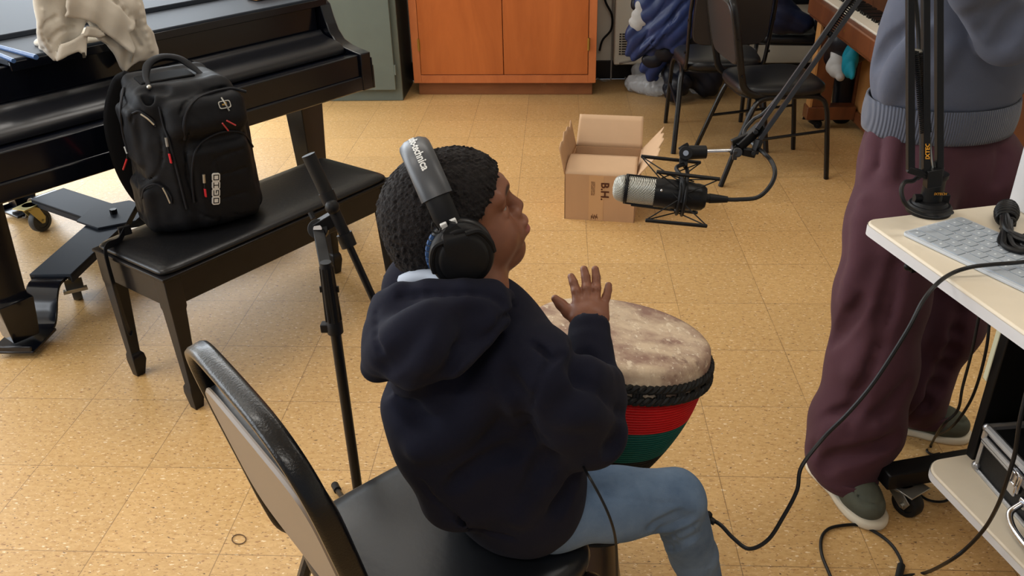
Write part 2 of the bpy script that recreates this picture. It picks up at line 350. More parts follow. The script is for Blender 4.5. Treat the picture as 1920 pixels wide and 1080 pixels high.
for k, yy in enumerate((-2.6, -.5, 1.6)):
    mb = MB()
    for dy in (-.875, 0, .875): mb.box((X0, yy+dy, 1.755), (.05, .05, 1.61))
    for dz in (-.78, 0, .78): mb.box((X0, yy, 1.755+dz), (.05, 1.8, .05))
    fr = struct(mb.build('window_%d' % (k+1), MAT['heater'], bevel=.004))
struct(MB().box((.75, 3.632, .06), (7.8, .02, .12)).build('baseboard_back', MAT['blackbase'], bevel=.003))
area('window_daylight', (-1.85, 3.60, 1.75), (-1.5, 0, .9), 2.0, 1.5, 70, (.84, .92, 1.0))
for k, (xx, yy) in enumerate(((-.6, -.6), (-.6, 2.0), (2.6, -.6), (1.0, .95), (1.0, -2.8))):
    t = thing('ceiling_light', (xx, yy, 3.0), 'white fluorescent ceiling fitting with two tubes '+('above the piano bench', 'above the far side of the grand piano', 'above the desk on the right', 'above the open cardboard box', 'behind the seated child')[k], 'ceiling light', group='fluorescent ceiling fittings')
    MB().box((xx, yy, 2.975), (1.2, .32, .05)).build('housing', MAT['heater'], t, bevel=.005)
    for s in (-.07, .07): MB().cyl((xx-.56, yy+s, 2.935), (xx+.56, yy+s, 2.935), .013).build('tube', MAT['lamp'], t)
# ------------------------------------------------------------------ wooden cabinet
Zv = P(0, 0, 1)
def cabinet():
    A = P(.497, 3.245, 0); B = P(1.632, 3.212, 0); X = unit(B-A); Y = P(-X[1], X[0], 0); W = np.linalg.norm(B-A); H = 1.25; dp = .36
    t = thing('wooden_cabinet', (A+B)/2, 'worn orange wooden cabinet with two doors against the back wall', 'cabinet')
    def pt(x, y, z): return A+X*x+Y*y+Zv*z
    bx = lambda m, x0, x1, y0, y1, z0, z1: m.box(pt((x0+x1)/2, (y0+y1)/2, (z0+z1)/2), (x1-x0, y1-y0, z1-z0), X, Y)
    z0 = .085; fw = .048
    m = MB(); bx(m, 0, fw, 0, .03, z0, H); bx(m, W-fw, W, 0, .03, z0, H); bx(m, fw, W-fw, 0, .03, z0, z0+.05); bx(m, fw, W-fw, 0, .03, H-.05, H)
    bx(m, 0, .02, .03, dp, z0, H); bx(m, W-.02, W, .03, dp, z0, H); bx(m, 0, W, .03, dp, H-.02, H); bx(m, 0, W, .03, dp, z0, z0+.02)
    m.build('frame', MAT['cabframe'], t, bevel=.002)
    m = MB(); bx(m, .02, W-.02, .045, dp-.01, 0, z0); m.build('plinth', MAT['plinth'], t, bevel=.002)
    for a, b, side in ((fw+.003, W/2-.002, 0), (W/2+.002, W-fw-.003, 1)):
        m = MB(); bx(m, a, b, -.004, .018, z0+.054, H-.053); d = m.build('door', MAT['cabinet'], t, bevel=.002)
        hx = a-.003 if side == 0 else b+.003
        for hz in (z0+.20, H-.3):
            h = MB().cyl(pt(hx, -.008, hz), pt(hx, -.008, hz+.075), .0055, seg=10)
            h.box(pt(hx, -.004, hz+.037), (.016, .004, .07), X, Y); h.build('hinge', MAT['brass'], d)
cabinet()
# ------------------------------------------------------------------ steel locker
def locker():
    x1, y0, y1, H = .437, 3.135, 3.56, 1.7; x0 = -.46
    t = thing('steel_locker', ((x0+x1)/2, y0, 0), 'grey-green steel storage locker beside the orange cabinet', 'locker')
    m = MB(); m.box(((x0+x1)/2, (y0+y1)/2+.01, H/2), (x1-x0, y1-y0-.02, H)); m.build('body', MAT['locker'], t, bevel=.004)
    m = MB(); m.box((x1+.0006, (y0+y1)/2+.01, H/2), (.001, y1-y0-.04, H-.02)); m.build('side_panel', MAT['lockershade'], t)  # thin dark sheet, paints the shaded side of the locker
    for a, b in ((x0+.03, -.02), (-.012, x1-.035)):
        m = MB(); m.box(((a+b)/2, y0-.001, .98), (b-a, .022, 1.76-.08-.0)); 
        m = MB(); m.box(((a+b)/2, y0-.002, (.075+1.66)/2), (b-a, .018, 1.66-.075)); d = m.build('door', MAT['locker'], t, bevel=.003)
        for hz in (.17, 1.3): MB().cyl((b+.006, y0-.012, hz), (b+.006, y0-.012, hz+.06), .006, seg=10).build('hinge', MAT['locker'], d)
locker()
# ------------------------------------------------------------------ wall heater, cords
t = thing('wall_heater', (2.3, 3.6, 0), 'off-white wall convector with a slotted vent behind the blue jackets', 'heater')
MB().box((2.75, 3.545, .68), (1.99, .15, 1.1)).build('casing', MAT['heater'], t, bevel=.008)
m = MB()
for k in range(9): m.box((1.835, 3.468, .20+k*.0155), (.10, .006, .007))
m.build('vent_grille', MAT['blackbase'], t)
m = MB()
for k in range(3): m.box((1.80+k*.035, 3.4665, .262), (.004, .006, .135))
m.build('vent_bar', MAT['heater'], t)
def cable(name, pts, r, material, label, n=10, cat='cable', seg=8):
    o = MB().tube(smoothpath(pts, n), r, seg).build(name, material); return tag(o, label, cat)
WY = 3.60
def wallpt(x, y, Y=WY): 
    d = ray(x, y); return CAM+d*((Y-CAM[1])/d[1])
cable('power_cord', [wallpt(1131, -30), wallpt(1135, 2), wallpt(1147, 28), wallpt(1146, 55), wallpt(1130, 75), wallpt(1124, 95)], .007, MAT['cable'], 'black cord looping down the wall beside the orange cabinet')
cable('conduit', [wallpt(1149, -40, 3.61), wallpt(1148, 60, 3.61), wallpt(1146, 128, 3.61), wallpt(1144, 150, 3.60), G(1130, 153)+Zv*.006, G(1120, 149)+Zv*.006], .0055, MAT['greycable'], 'grey cable running straight down the wall to the floor by the cabinet')
cable('extension_lead', [wallpt(1190, 113, 3.44), wallpt(1165, 118, 3.44), G(1150, 133)+Zv*.03, G(1165, 141)+Zv*.008, G(1182, 158)+Zv*.008], .007, MAT['greycable'], 'grey lead trailing from under the heater to the plastic bag')

# ------------------------------------------------------------------ cardboard box
def carton():
    FLc, FRc = G(1058, 410), G(1188, 418); X = unit(FRc-FLc); W = .30; Y = P(-X[1], X[0], 0); dp = .36; H = .205; th = .004
    o = (FLc+FRc)/2+Y*dp/2
    t = thing('cardboard_box', o, 'open brown cardboard shipping box standing on the tiles below the chairs', 'box')
    def pt(x, y, z): return FLc+X*x+Y*y+Zv*z
    m = MB()
    for (a, b) in (((0, 0), (W, 0)), ((W, 0), (W, dp)), ((W, dp), (0, dp)), ((0, dp), (0, 0))):
        p, q = pt(*a, 0), pt(*b, 0); inn = np.cross(Zv, unit(q-p))
        m.box((p+q)/2+inn*th/2+Zv*H/2, (np.linalg.norm(q-p), th, H), unit(q-p), inn)
    m.box(pt(W/2, dp/2, .003), (W-.01, dp-.01, .004), X, Y)
    m.build('carton_wall', MAT['card'], t)
    def flap(p, q, out, length, ang, jag=0, bend=0, material='cardin'):
        e = unit(q-p); L = np.linalg.norm(q-p); d = out*math.cos(ang)+Zv*math.sin(ang)
        mm = MB()
        def fn(u, v):
            ll = length*(1-jag*(.35+.3*math.sin(u*9)+.25*math.sin(u*23+1)))
            s_ = v*ll; z = bend*math.sin(v*PI*.9)*.02
            ins = .006*v
            return p+e*(u*(L-2*ins)+ins)+d*s_+np.cross(e, d)*z
        mm.grid(fn, 24, 6); return mm.build('flap', MAT[material], t, thick=.004)
    # far flap stands up, front flap tips inward and flat, sides lean out
    flap(pt(0, dp, H), pt(W, dp, H), Y, .145, math.radians(62))
    flap(pt(0, .002, H), pt(W, .002, H), Y, .165, math.radians(9), bend=.8)
    flap(pt(0, 0, H), pt(0, dp, H), -X, .13, math.radians(78), jag=.18, material='card')
    flap(pt(W, 0, H), pt(W, dp, H), X, .15, math.radians(50), jag=.2)
    m = MB(); x0 = .104; m.box(pt(x0+.031, -.0006, H/2), (.062, .0012, H-.002), X, Y); tp = m.build('paper_tape', MAT['tape'], t)
    m = MB()
    text_mb(m, 'B.H.', pt(x0+.052, -.0014, H-.028), -Zv, X, .047, bold=.0012)
    for r_ in range(4): 
        for c_ in range(9): m.box(pt(x0+.024-r_*.0045, -.0016, H-.03-c_*.007), (.0022, .0006, .0052 if (c_*7+r_*3) % 4 else .003), X, Y)
    for k in range(10): m.box(pt(x0+.012+k*.003, -.0016, .014+.004*(k % 3)), (.0018, .0006, .012 if k % 2 else .018), X, Y)
    m.build('printed_marking', MAT['ink'], tp)
carton()

# ------------------------------------------------------------------ stacking chairs
SQ = [(a, b) for a, b in ((-.5, -1), (.5, -1), (1, -.5), (1, .5), (.5, 1), (-.5, 1), (-1, .5), (-1, -.5))]
def make_chair(loc, rz, label, group=None, board='chairback2', gap=.05, lean=.085, top=.86, wtop=.19, tubew=.015):
    t = thing('stacking_chair', loc, label, 'chair', rz, group)
    Mx = root_matrix(t); c, s = math.cos(rz), math.sin(rz); o = np.array(loc, float)
    def w(x, y, z): return o+P(c*x-s*y, s*x+c*y, z)
    X = P(c, s, 0); Y = P(-s, c, 0)
    # side legs: splayed inverted U with round shoulders
    for sg in (-1, 1):
        xr, xf = .235*sg, .21*sg
        pr = smoothpath([w(xr, -.265, 0), w(.215*sg, -.19, .22), w(.205*sg, -.145, .34), w(.195*sg, -.11, .385), w(.19*sg, -.04, .397), w(.19*sg, .02, .397)], 6)
        pf = smoothpath([w(xf, .25, 0), w(.205*sg, .225, .2), w(.202*sg, .205, .33), w(.195*sg, .175, .383), w(.19*sg, .10, .397), w(.19*sg, .02, .397)], 6)
        for pp in (pr, pf): MB().sweep(pp, [(a*.0125, b*.0105) for a, b in SQ]).build('leg', MAT['chairframe'], t)
        MB().tube([w(.213*sg, -.2, .20), w(.204*sg, .222, .235)], .007, 10).build('stretcher', MAT['chairframe'], t)
    for yy, zz in ((-.12, .392), (.17, .392)): MB().tube([w(-.19, yy, zz), w(.19, yy, zz)], .008, 10).build('crossbar', MAT['chairframe'], t)
    # seat
    def sec(th, z, k):
        # rounded trapezoid outline
        ct, st = math.cos(th), math.sin(th); e = .45
        x = math.copysign(abs(ct)**e, ct); y = math.copysign(abs(st)**e, st)
        return w(x*(.207+.012*y)*k, y*.205*k+.01, z)
    m = MB(); nt_ = 56; prof = [(0.0, .398), (.85, .398), (.955, .401), (.992, .412), (1.0, .424), (.985, .437), (.93, .447), (.8, .4525), (.5, .4555), (.2, .4565), (0, .4565)]
    vs = [sec(2*PI*i/nt_, z, max(k, 1e-4)) for i in range(nt_) for k, z in prof]; q = len(prof)
    fs = [(i*q+j, ((i+1) % nt_)*q+j, ((i+1) % nt_)*q+j+1, i*q+j+1) for i in range(nt_) for j in range(q-1)]
    m.add(vs, fs); seat = m.build('seat', MAT['seatvinyl'], t, smooth=True)
    m = MB(); vs = [sec(2*PI*i/nt_, z, k) for i in range(nt_) for k, z in ((.9, .388), (.94, .39), (.94, .399), (.9, .399))]
    m.add(vs, [(i*4+j, ((i+1) % nt_)*4+j, ((i+1) % nt_)*4+(j+1) % 4, i*4+(j+1) % 4) for i in range(nt_) for j in range(4)]); m.build('seat_pan', MAT['blackmetal'], t)
    # back frame: one flat tube, posts + arched top rail
    def yb(z): return -.195-lean*max(0, (z-.46))/(top-.46)
    half = [w(.185, .08, .40), w(.187, -.06, .402), w(.188, -.14, .412), w(.19, -.185, .445), w(.192, yb(.50), .50), w(.195, yb(.6), .6), w(.197, yb(.7), .70)]
    arch = []
    for k in range(0, 17):
        a = PI*k/16; x = wtop*math.copysign(abs(math.cos(a))**.55, math.cos(a)); z = .735+(top-.735)*abs(math.sin(a))**.75
        arch.append(w(x*1.03, yb(z), z))
    full = half+[arch[0]]+arch[1:-1]+[arch[-1]]+[o+(p-o)-2*X*((p-o)@X) for p in half[::-1]]
    m = MB(); pts = smoothpath(full, 5)
    # wide face across the plane of the back normal
    nb = unit(Y*(top-.46)+Zv*lean); n = len(pts); vs = []
    for i, p_ in enumerate(pts):
        tg = unit(pts[min(i+1, n-1)]-pts[max(i-1, 0)]); e1 = nb-tg*(nb@tg)
        if np.linalg.norm(e1) < .2: e1 = Zv-tg*(Zv@tg)
        e1 = unit(e1); e2 = np.cross(tg, e1)
        for a, b in ((-.6, -1), (.6, -1), (1, -.6), (1, .6), (.6, 1), (-.6, 1), (-1, .6), (-1, -.6)): vs.append(p_+e1*a*tubew+e2*b*.0075)
    fs = [(i*8+q_, i*8+(q_+1) % 8, (i+1)*8+(q_+1) % 8, (i+1)*8+q_) for i in range(n-1) for q_ in range(8)]+[tuple(range(7, -1, -1)), tuple((n-1)*8+k for k in range(8))]
    m.add(vs, fs); fr = m.build('back_frame', MAT['chairframe'], t, smooth=True)
    for z in (.50, .66):
        for sg in (-1, 1): MB().cyl(w(.199*sg, yb(z), z), w(.2075*sg, yb(z), z), .0065, seg=14).build('screw', MAT['blackmetal'], fr)
    # back cushion + board
    zb, zt = .535, top-gap
    def bo(u, z, y): return w(u, yb(z)+y, z)
    def outline(k, inset=0):
        a = 2*PI*k/48; ct, st = math.cos(a), math.sin(a); x = math.copysign(abs(ct)**.32, ct); z = math.copysign(abs(st)**.38, st)
        return x*(.181-inset), (zb+zt)/2+z*((zt-zb)/2-inset)
    m = MB(); rings = [(0, -.0145, .02), (0, -.0155, .004), (0, -.011, 0), (0, -.008, 0)]
    vs = []; 
    for _, y, ins in rings:
        for k in range(48): x, z = outline(k, ins); vs.append(bo(x, z, y))
    fs = [(i*48+k, i*48+(k+1) % 48, (i+1)*48+(k+1) % 48, (i+1)*48+k) for i in range(len(rings)-1) for k in range(48)]; fs.append(tuple(range(48)))
    m.add(vs, fs); m.build('back_board', MAT[board], t)
    m = MB(); rings = [(-.008, .001), (.004, -.001), (.016, .003), (.024, .014), (.029, .035), (.031, .08)]; vs = []
    for y, ins in rings:
        for k in range(48): x, z = outline(k, ins); vs.append(bo(x, z, y))
    fs = [(i*48+k, i*48+(k+1) % 48, (i+1)*48+(k+1) % 48, (i+1)*48+k) for i in range(len(rings)-1) for k in range(48)]; fs.append(tuple((len(rings)-1)*48+k for k in range(48)))
    m.add(vs, fs); m.build('back_cushion', MAT['seatvinyl'], t, smooth=True)
    return t
def rz_of(fx, fy): return math.atan2(fy, fx)-PI/2
CH_F = unit(P(.755, .656, 0)); CH_C = P(1.203, -.982, 0)
chair_near = make_chair(CH_C, rz_of(*CH_F[:2]), 'black padded metal chair on which the child sits', top=.885, board='chairback', gap=.085)
chair_B = make_chair((2.39, 1.98, 0), rz_of(math.cos(math.radians(7.6)), math.sin(math.radians(7.6))), 'empty black padded chair nearest the brown piano, turned sideways')
chair_A = make_chair((2.222, 2.43, 0), rz_of(-.02, 1), 'empty black padded chair facing away in front of the blue jackets')

# ------------------------------------------------------------------ grand piano
PC = P(.678, 1.259, 0); PX = P(math.cos(math.radians(55)), math.sin(math.radians(55)), 0); PY = P(-PX[1], PX[0], 0)
def pp(x, y, z): return PC+PX*x+PY*y+Zv*z
def piano():
    t = thing('grand_piano', pp(-.75, .5, 0), 'black lacquered grand piano, keyboard lid closed, draped with a cream jacket', 'piano')
    W = 1.50; X, Y = PX, PY
    def bx(m, x0, x1, y0, y1, z0, z1): return m.box(pp((x0+x1)/2, (y0+y1)/2, (z0+z1)/2), (x1-x0, y1-y0, z1-z0), X, Y)
    m = MB(); bx(m, -W+.01, -.03, .004, .3, .600, .657); m.build('key_bed', MAT['piano'], t, bevel=.006, bseg=3)
    m = MB(); bx(m, -W+.05, -.052, .012, .05, .655, .738); bx(m, -W+.05, -.052, .05, .12, .70, .732); m.build('key_slip', MAT['piano'], t, bevel=.004, bseg=3)
    # key lid: closed roll profile swept along x
    prof = [(.085, .735), (.082, .752), (.088, .766), (.104, .776), (.13, .783), (.16, .788), (.185, .795), (.198, .802), (.205, .812), (.214, .814), (.216, .79), (.21, .735)]
    m = MB(); a, b = -W+.055, -.057; n = len(prof)
    m.add([pp(a, y, z) for y, z in prof]+[pp(b, y, z) for y, z in prof], [(i, (i+1) % n, n+(i+1) % n, n+i) for i in range(n)]+[tuple(range(n)), tuple(range(2*n-1, n-1, -1))])
    m.build('keyboard_lid', MAT['pianosatin'], t, bevel=.003, autosm=60)
    m = MB(); bx(m, a, b, .225, .25, .74, .912); m.build('name_board', MAT['piano'], t, bevel=.003)
    # cheeks (arms): profile in y-z extruded in x
    arm = [(0, .60), (0, .742), (.035, .747), (.09, .757), (.135, .775), (.165, .81), (.185, .86), (.198, .905), (.225, .925), (.30, .93), (.30, .60)]
    for x0, x1 in ((-.052, 0), (-W, -W+.052)):
        m = MB(); m.prism([(y, z) for y, z in arm], pp(x0, 0, 0), Y, Zv, X, x1-x0); m.build('cheek', MAT['piano'], t, bevel=.004, bseg=3)
    for x0 in (-.0, -W-.010):
        m = MB(); bx(m, x0, x0+.010, .0, .3, .60, .69); bx(m, x0, x0+.006, .0, .3, .69, .72); m.build('side_moulding', MAT['piano'], t, bevel=.002)
    # rim: curved grand outline
    out = [(0, .28), (0, .9), (-.10, 1.15), (-.28, 1.35), (-.5, 1.50), (-.72, 1.66), (-.95, 1.78), (-1.2, 1.80), (-1.42, 1.66), (-1.5, 1.4), (-1.5, .8), (-1.5, .28)]
    sm = [tuple(p[:2]) for p in smoothpath([P(a_, b_, 0) for a_, b_ in out], 6)]
    m = MB(); n = len(sm); vs = []
    for k, (x, y) in enumerate(sm):
        x0, y0 = sm[max(k-1, 0)]; x1, y1 = sm[min(k+1, n-1)]; d = P(x1-x0, y1-y0); d /= np.linalg.norm(d); nx, ny = d[1], -d[0]
        for (ins, z) in ((0, .62), (0, .93), (.045, .93), (.045, .62)): vs.append(pp(x-nx*ins*-1 if False else x-ins*(-d[1])*-1, y-ins*d[0]*-1*-1 if False else y-ins*(d[0])*-1*-1, z))
    m.add(vs, [(k*4+j, k*4+(j+1) % 4, (k+1)*4+(j+1) % 4, (k+1)*4+j) for k in range(n-1) for j in range(4)]+[(0, 1, 2, 3), tuple((n-1)*4+j for j in range(4))])
    m.build('rim', MAT['piano'], t)
    m = MB(); m.prism([(x, y) for x, y in sm], pp(0, 0, .64), X, Y, Zv, .02); m.build('sound_board', MAT['piano'], t)
    # lid: hinged closed over the rim, front flap and music shelf opening on the left
    m = MB(); m.prism([(x*.999, y) for x, y in sm if y > .5]+[(-1.5, .5), (0, .5)], pp(0, 0, .932), X, Y, Zv, .018); m.build('lid', MAT['pianomatte'], t, bevel=.003)
    m = MB(); bx(m, -1.225, -.008, .205, .498, .914, .934); m.build('music_shelf', MAT['pianomatte'], t, bevel=.004)
    m = MB(); bx(m, -1.225, -.02, .198, .206, .9, .926); m.build('shelf_trim', MAT['piano'], t, bevel=.002)
    # open bay at the bass end shows plate and felt strip
    m = MB(); bx(m, -1.45, -1.23, .26, .5, .80, .815); m.build('gold_plate', MAT['brass'], t, bevel=.003)
    m = MB(); bx(m, -1.45, -1.23, .30, .33, .816, .86); m.build('action_rail', MAT['zinc'], t, bevel=.002)
    # legs
    for (x, y) in ((-1.40, .30), (-.12, .30), (-.85, 1.45)):
        m = MB(); zb = .045 if True else 0
        def sq(z, a_): return [pp(x+i*a_/2, y+j*a_/2, z) for i, j in ((-1, -1), (1, -1), (1, 1), (-1, 1))]
        prof = [(.60, .128), (.575, .128), (.57, .115), (.22, .086), (.205, .090), (.19, .110), (.12, .098), (.05, .084)]
        vs = [p_ for z, a_ in prof for p_ in sq(z, a_)]; n = len(prof)
        m.add(vs, [(k*4+j, k*4+(j+1) % 4, (k+1)*4+(j+1) % 4, (k+1)*4+j) for k in range(n-1) for j in range(4)]+[(0, 1, 2, 3), tuple((n-1)*4+j for j in range(4))]); m.build('leg', MAT['piano'], t, bevel=.003)
piano()
def dolly():
    legs = [pp(-1.40, .30, 0), pp(-.12, .30, 0), pp(-.85, 1.45, 0)]; H = .145
    C = G(215, 405, .15); C[2] = 0
    t = thing('piano_dolly', C, 'black steel three-armed dolly carrying the piano legs on caster wheels', 'dolly')
    hp = [(math.cos(a)*.14, math.sin(a)*.14) for a in [PI/6+k*PI/3 for k in range(6)]]
    MB().prism(hp, C+Zv*(H+.008), P(1, 0, 0), P(0, 1, 0), Zv, .008).build('hub_plate', MAT['pianomatte'], t, bevel=.002)
    m = MB(); m.cyl(C+Zv*(H+.016)+PX*.0, C+Zv*(H+.035), .014, seg=6); m.build('hub_bolt', MAT['blackmetal'], t)
    Cz = C+Zv*H
    for k, l in enumerate(legs):
        d = unit(l-C); sd = P(-d[1], d[0], 0); L = np.linalg.norm(l-C)
        m = MB(); m.bar(Cz+d*.05, Cz+d*(L-.24), .15, .012); m.bar(Cz+d*.05-sd*.072-Zv*.012, Cz+d*(L-.24)-sd*.072-Zv*.012, .006, .03); m.bar(Cz+d*.05+sd*.072-Zv*.012, Cz+d*(L-.24)+sd*.072-Zv*.012, .006, .03)
        a = m.build('arm', MAT['pianomatte'], t, bevel=.002)
        # drop strap and cradle
        path = smoothpath([Cz+d*(L-.44)-Zv*.008, Cz+d*(L-.24)-Zv*.008, Cz+d*(L-.19)-Zv*.012, Cz+d*(L-.155)-Zv*.045, C+d*(L-.13)+Zv*.06, C+d*(L-.10)+Zv*.028, C+d*(L-.05)+Zv*.022, C+d*(L+.055)+Zv*.022], 6)
        m = MB(); m.sweep(path, [(-.058, -.005), (.058, -.005), (.058, .005), (-.058, .005)], par=False); m.build('cradle', MAT['piano'], t, bevel=.002)
        m = MB()
        pl = [(-.075, -.075), (.075, -.075), (.075, .075), (-.075, .075)]
        m.prism([(x, y) for x, y in pl], l+Zv*.022, d, sd, Zv, .010)
        m.box(l+d*.070+Zv*.036, (.008, .14, .026), d, sd); m.build('leg_cup', MAT['piano'], t, bevel=.003)
        m = MB()
        for i, j in ((-.30, -.035), (-.30, .035), (-.38, -.035), (-.38, .035)): m.ball(Cz+d*(L+i)+sd*j+Zv*.0, (.008, .008, .005), 10)
        m.build('rivet', MAT['zinc'], a)
        # caster
        cp = (Cz+d*(L-.36), Cz+d*(L-.36), P(-.83, 1.19, H))[k]; cp = np.array(cp)
        caster(t, cp-Zv*.012, .05, .03, ((.5, -.8), (.9, -.35), (.3, .95))[k], brake=(k == 0))
def caster(t, top, R, wd, dr, brake=False, frk='yzinc', whl='greyrubber'):
    d = unit(P(dr[0], dr[1], 0)); sd = P(-d[1], d[0], 0); ax = np.array(top)+d*.028; ax[2] = R
    m = MB(); m.cyl(np.array(top)-Zv*.014, top, .03, seg=20); m.box(np.array(top)-Zv*.002, (.11, .07, .004), d, sd)
    for s in (-1, 1):
        o = sd*s*(wd/2+.004)
        poly = [(-.028, top[2]-.016), (.024, top[2]-.016), (.045, R+.012), (.034, R-.012), (.020, R-.010)]
        m.prism([(a, b) for a, b in poly], np.array([top[0], top[1], 0])+o-sd*.0015, d, Zv, sd, .003)
    m.cyl(ax-sd*(wd/2+.012), ax+sd*(wd/2+.012), .006, seg=10)
    cs = m.build('caster_fork', MAT[frk], t, bevel=.001)
    prof = [(.0, -wd/2*.8), (R*.62, -wd/2*.8), (R*.66, -wd/2), (R*.93, -wd/2), (R, -wd/2*.6), (R, wd/2*.6), (R*.93, wd/2), (R*.66, wd/2), (R*.62, wd/2*.8), (0, wd/2*.8)]
    MB().lathe(prof, ax, sd, 32).build('wheel', MAT[whl], cs)
    if brake:
        m = MB(); m.box(ax+d*.045+Zv*.028, (.05, wd+.03, .008), unit(d-Zv*.5), sd, unit(Zv+d*.5)); m.box(ax+d*.055+Zv*.012, (.02, wd+.05, .012), d, sd)
        m.bar(ax-sd*(wd/2+.010), ax+d*.055+Zv*.02-sd*(wd/2+.010), .004, .016); m.build('brake_pedal', MAT['zinc'], cs, bevel=.001)
dolly()

# ------------------------------------------------------------------ piano bench
BA = math.radians(56.3); BX = P(math.cos(BA), math.sin(BA), 0); BY = P(-BX[1], BX[0], 0); BC = P(.445, .404, 0)
def bp_(x, y, z): return BC+BX*x+BY*y+Zv*z
def bench():
    t = thing('piano_bench', BC, 'long black wooden piano bench with cushioned seat under the backpack', 'bench')
    L, Wd, H = .885, .345, .462
    m = MB(); 
    for y in (-Wd/2+.012, Wd/2-.012): m.box(bp_(0, y, .392), (L-.06, .02, .085), BX, BY)
    for x in (-L/2+.012, L/2-.012): m.box(bp_(x, 0, .392), (.02, Wd-.06, .085), BX, BY)
    m.build('apron', MAT['benchw'], t, bevel=.003)
    m = MB(); m.box(bp_(0, 0, .439), (L+.01, Wd+.01, .010), BX, BY); m.build('seat_board', MAT['benchw'], t, bevel=.002)
    def fn(th, k, z):
        ct, st = math.cos(th), math.sin(th); e = .12
        return bp_(math.copysign(abs(ct)**e, ct)*(L/2-.006+k), math.copysign(abs(st)**e, st)*(Wd/2-.006+k), z)
    prof = [(0, .445), (.004, .450), (.002, .456), (-.004, .461), (-.016, .4655), (-.05, .469), (-.12, .471), (-.165, .471)]
    n = 72; q = len(prof); m = MB()
    m.add([fn(2*PI*i/n, k, z) for i in range(n) for k, z in prof], [(i*q+j, ((i+1) % n)*q+j, ((i+1) % n)*q+j+1, i*q+j+1) for i in range(n) for j in range(q-1)]+[tuple(i*q+q-1 for i in range(n))])
    m.build('seat_cushion', MAT['vinyl'], t, smooth=True)
    for sx in (-1, 1):
        for sy in (-1, 1):
            m = MB(); x, y = sx*(L/2-.025), sy*(Wd/2-.025)
            prof = [(.435, .052, 0), (.34, .052, 0), (.33, .047, 0), (.085, .030, .0), (.075, .040, .0), (.055, .043, .0), (0, .028, .0)]
            vs = []
            for z, a, o_ in prof:
                cx = x+sx*(.025-a/2)*.4; cy = y+sy*(.025-a/2)*.4
                vs += [bp_(cx+i*a/2, cy+j*a/2, z) for i, j in ((-1, -1), (1, -1), (1, 1), (-1, 1))]
            k_ = len(prof); m.add(vs, [(k*4+j, k*4+(j+1) % 4, (k+1)*4+(j+1) % 4, (k+1)*4+j) for k in range(k_-1) for j in range(4)]+[(0, 1, 2, 3), tuple((k_-1)*4+j for j in range(4))])
            m.build('leg', MAT['benchw'], t, bevel=.0025)
bench()
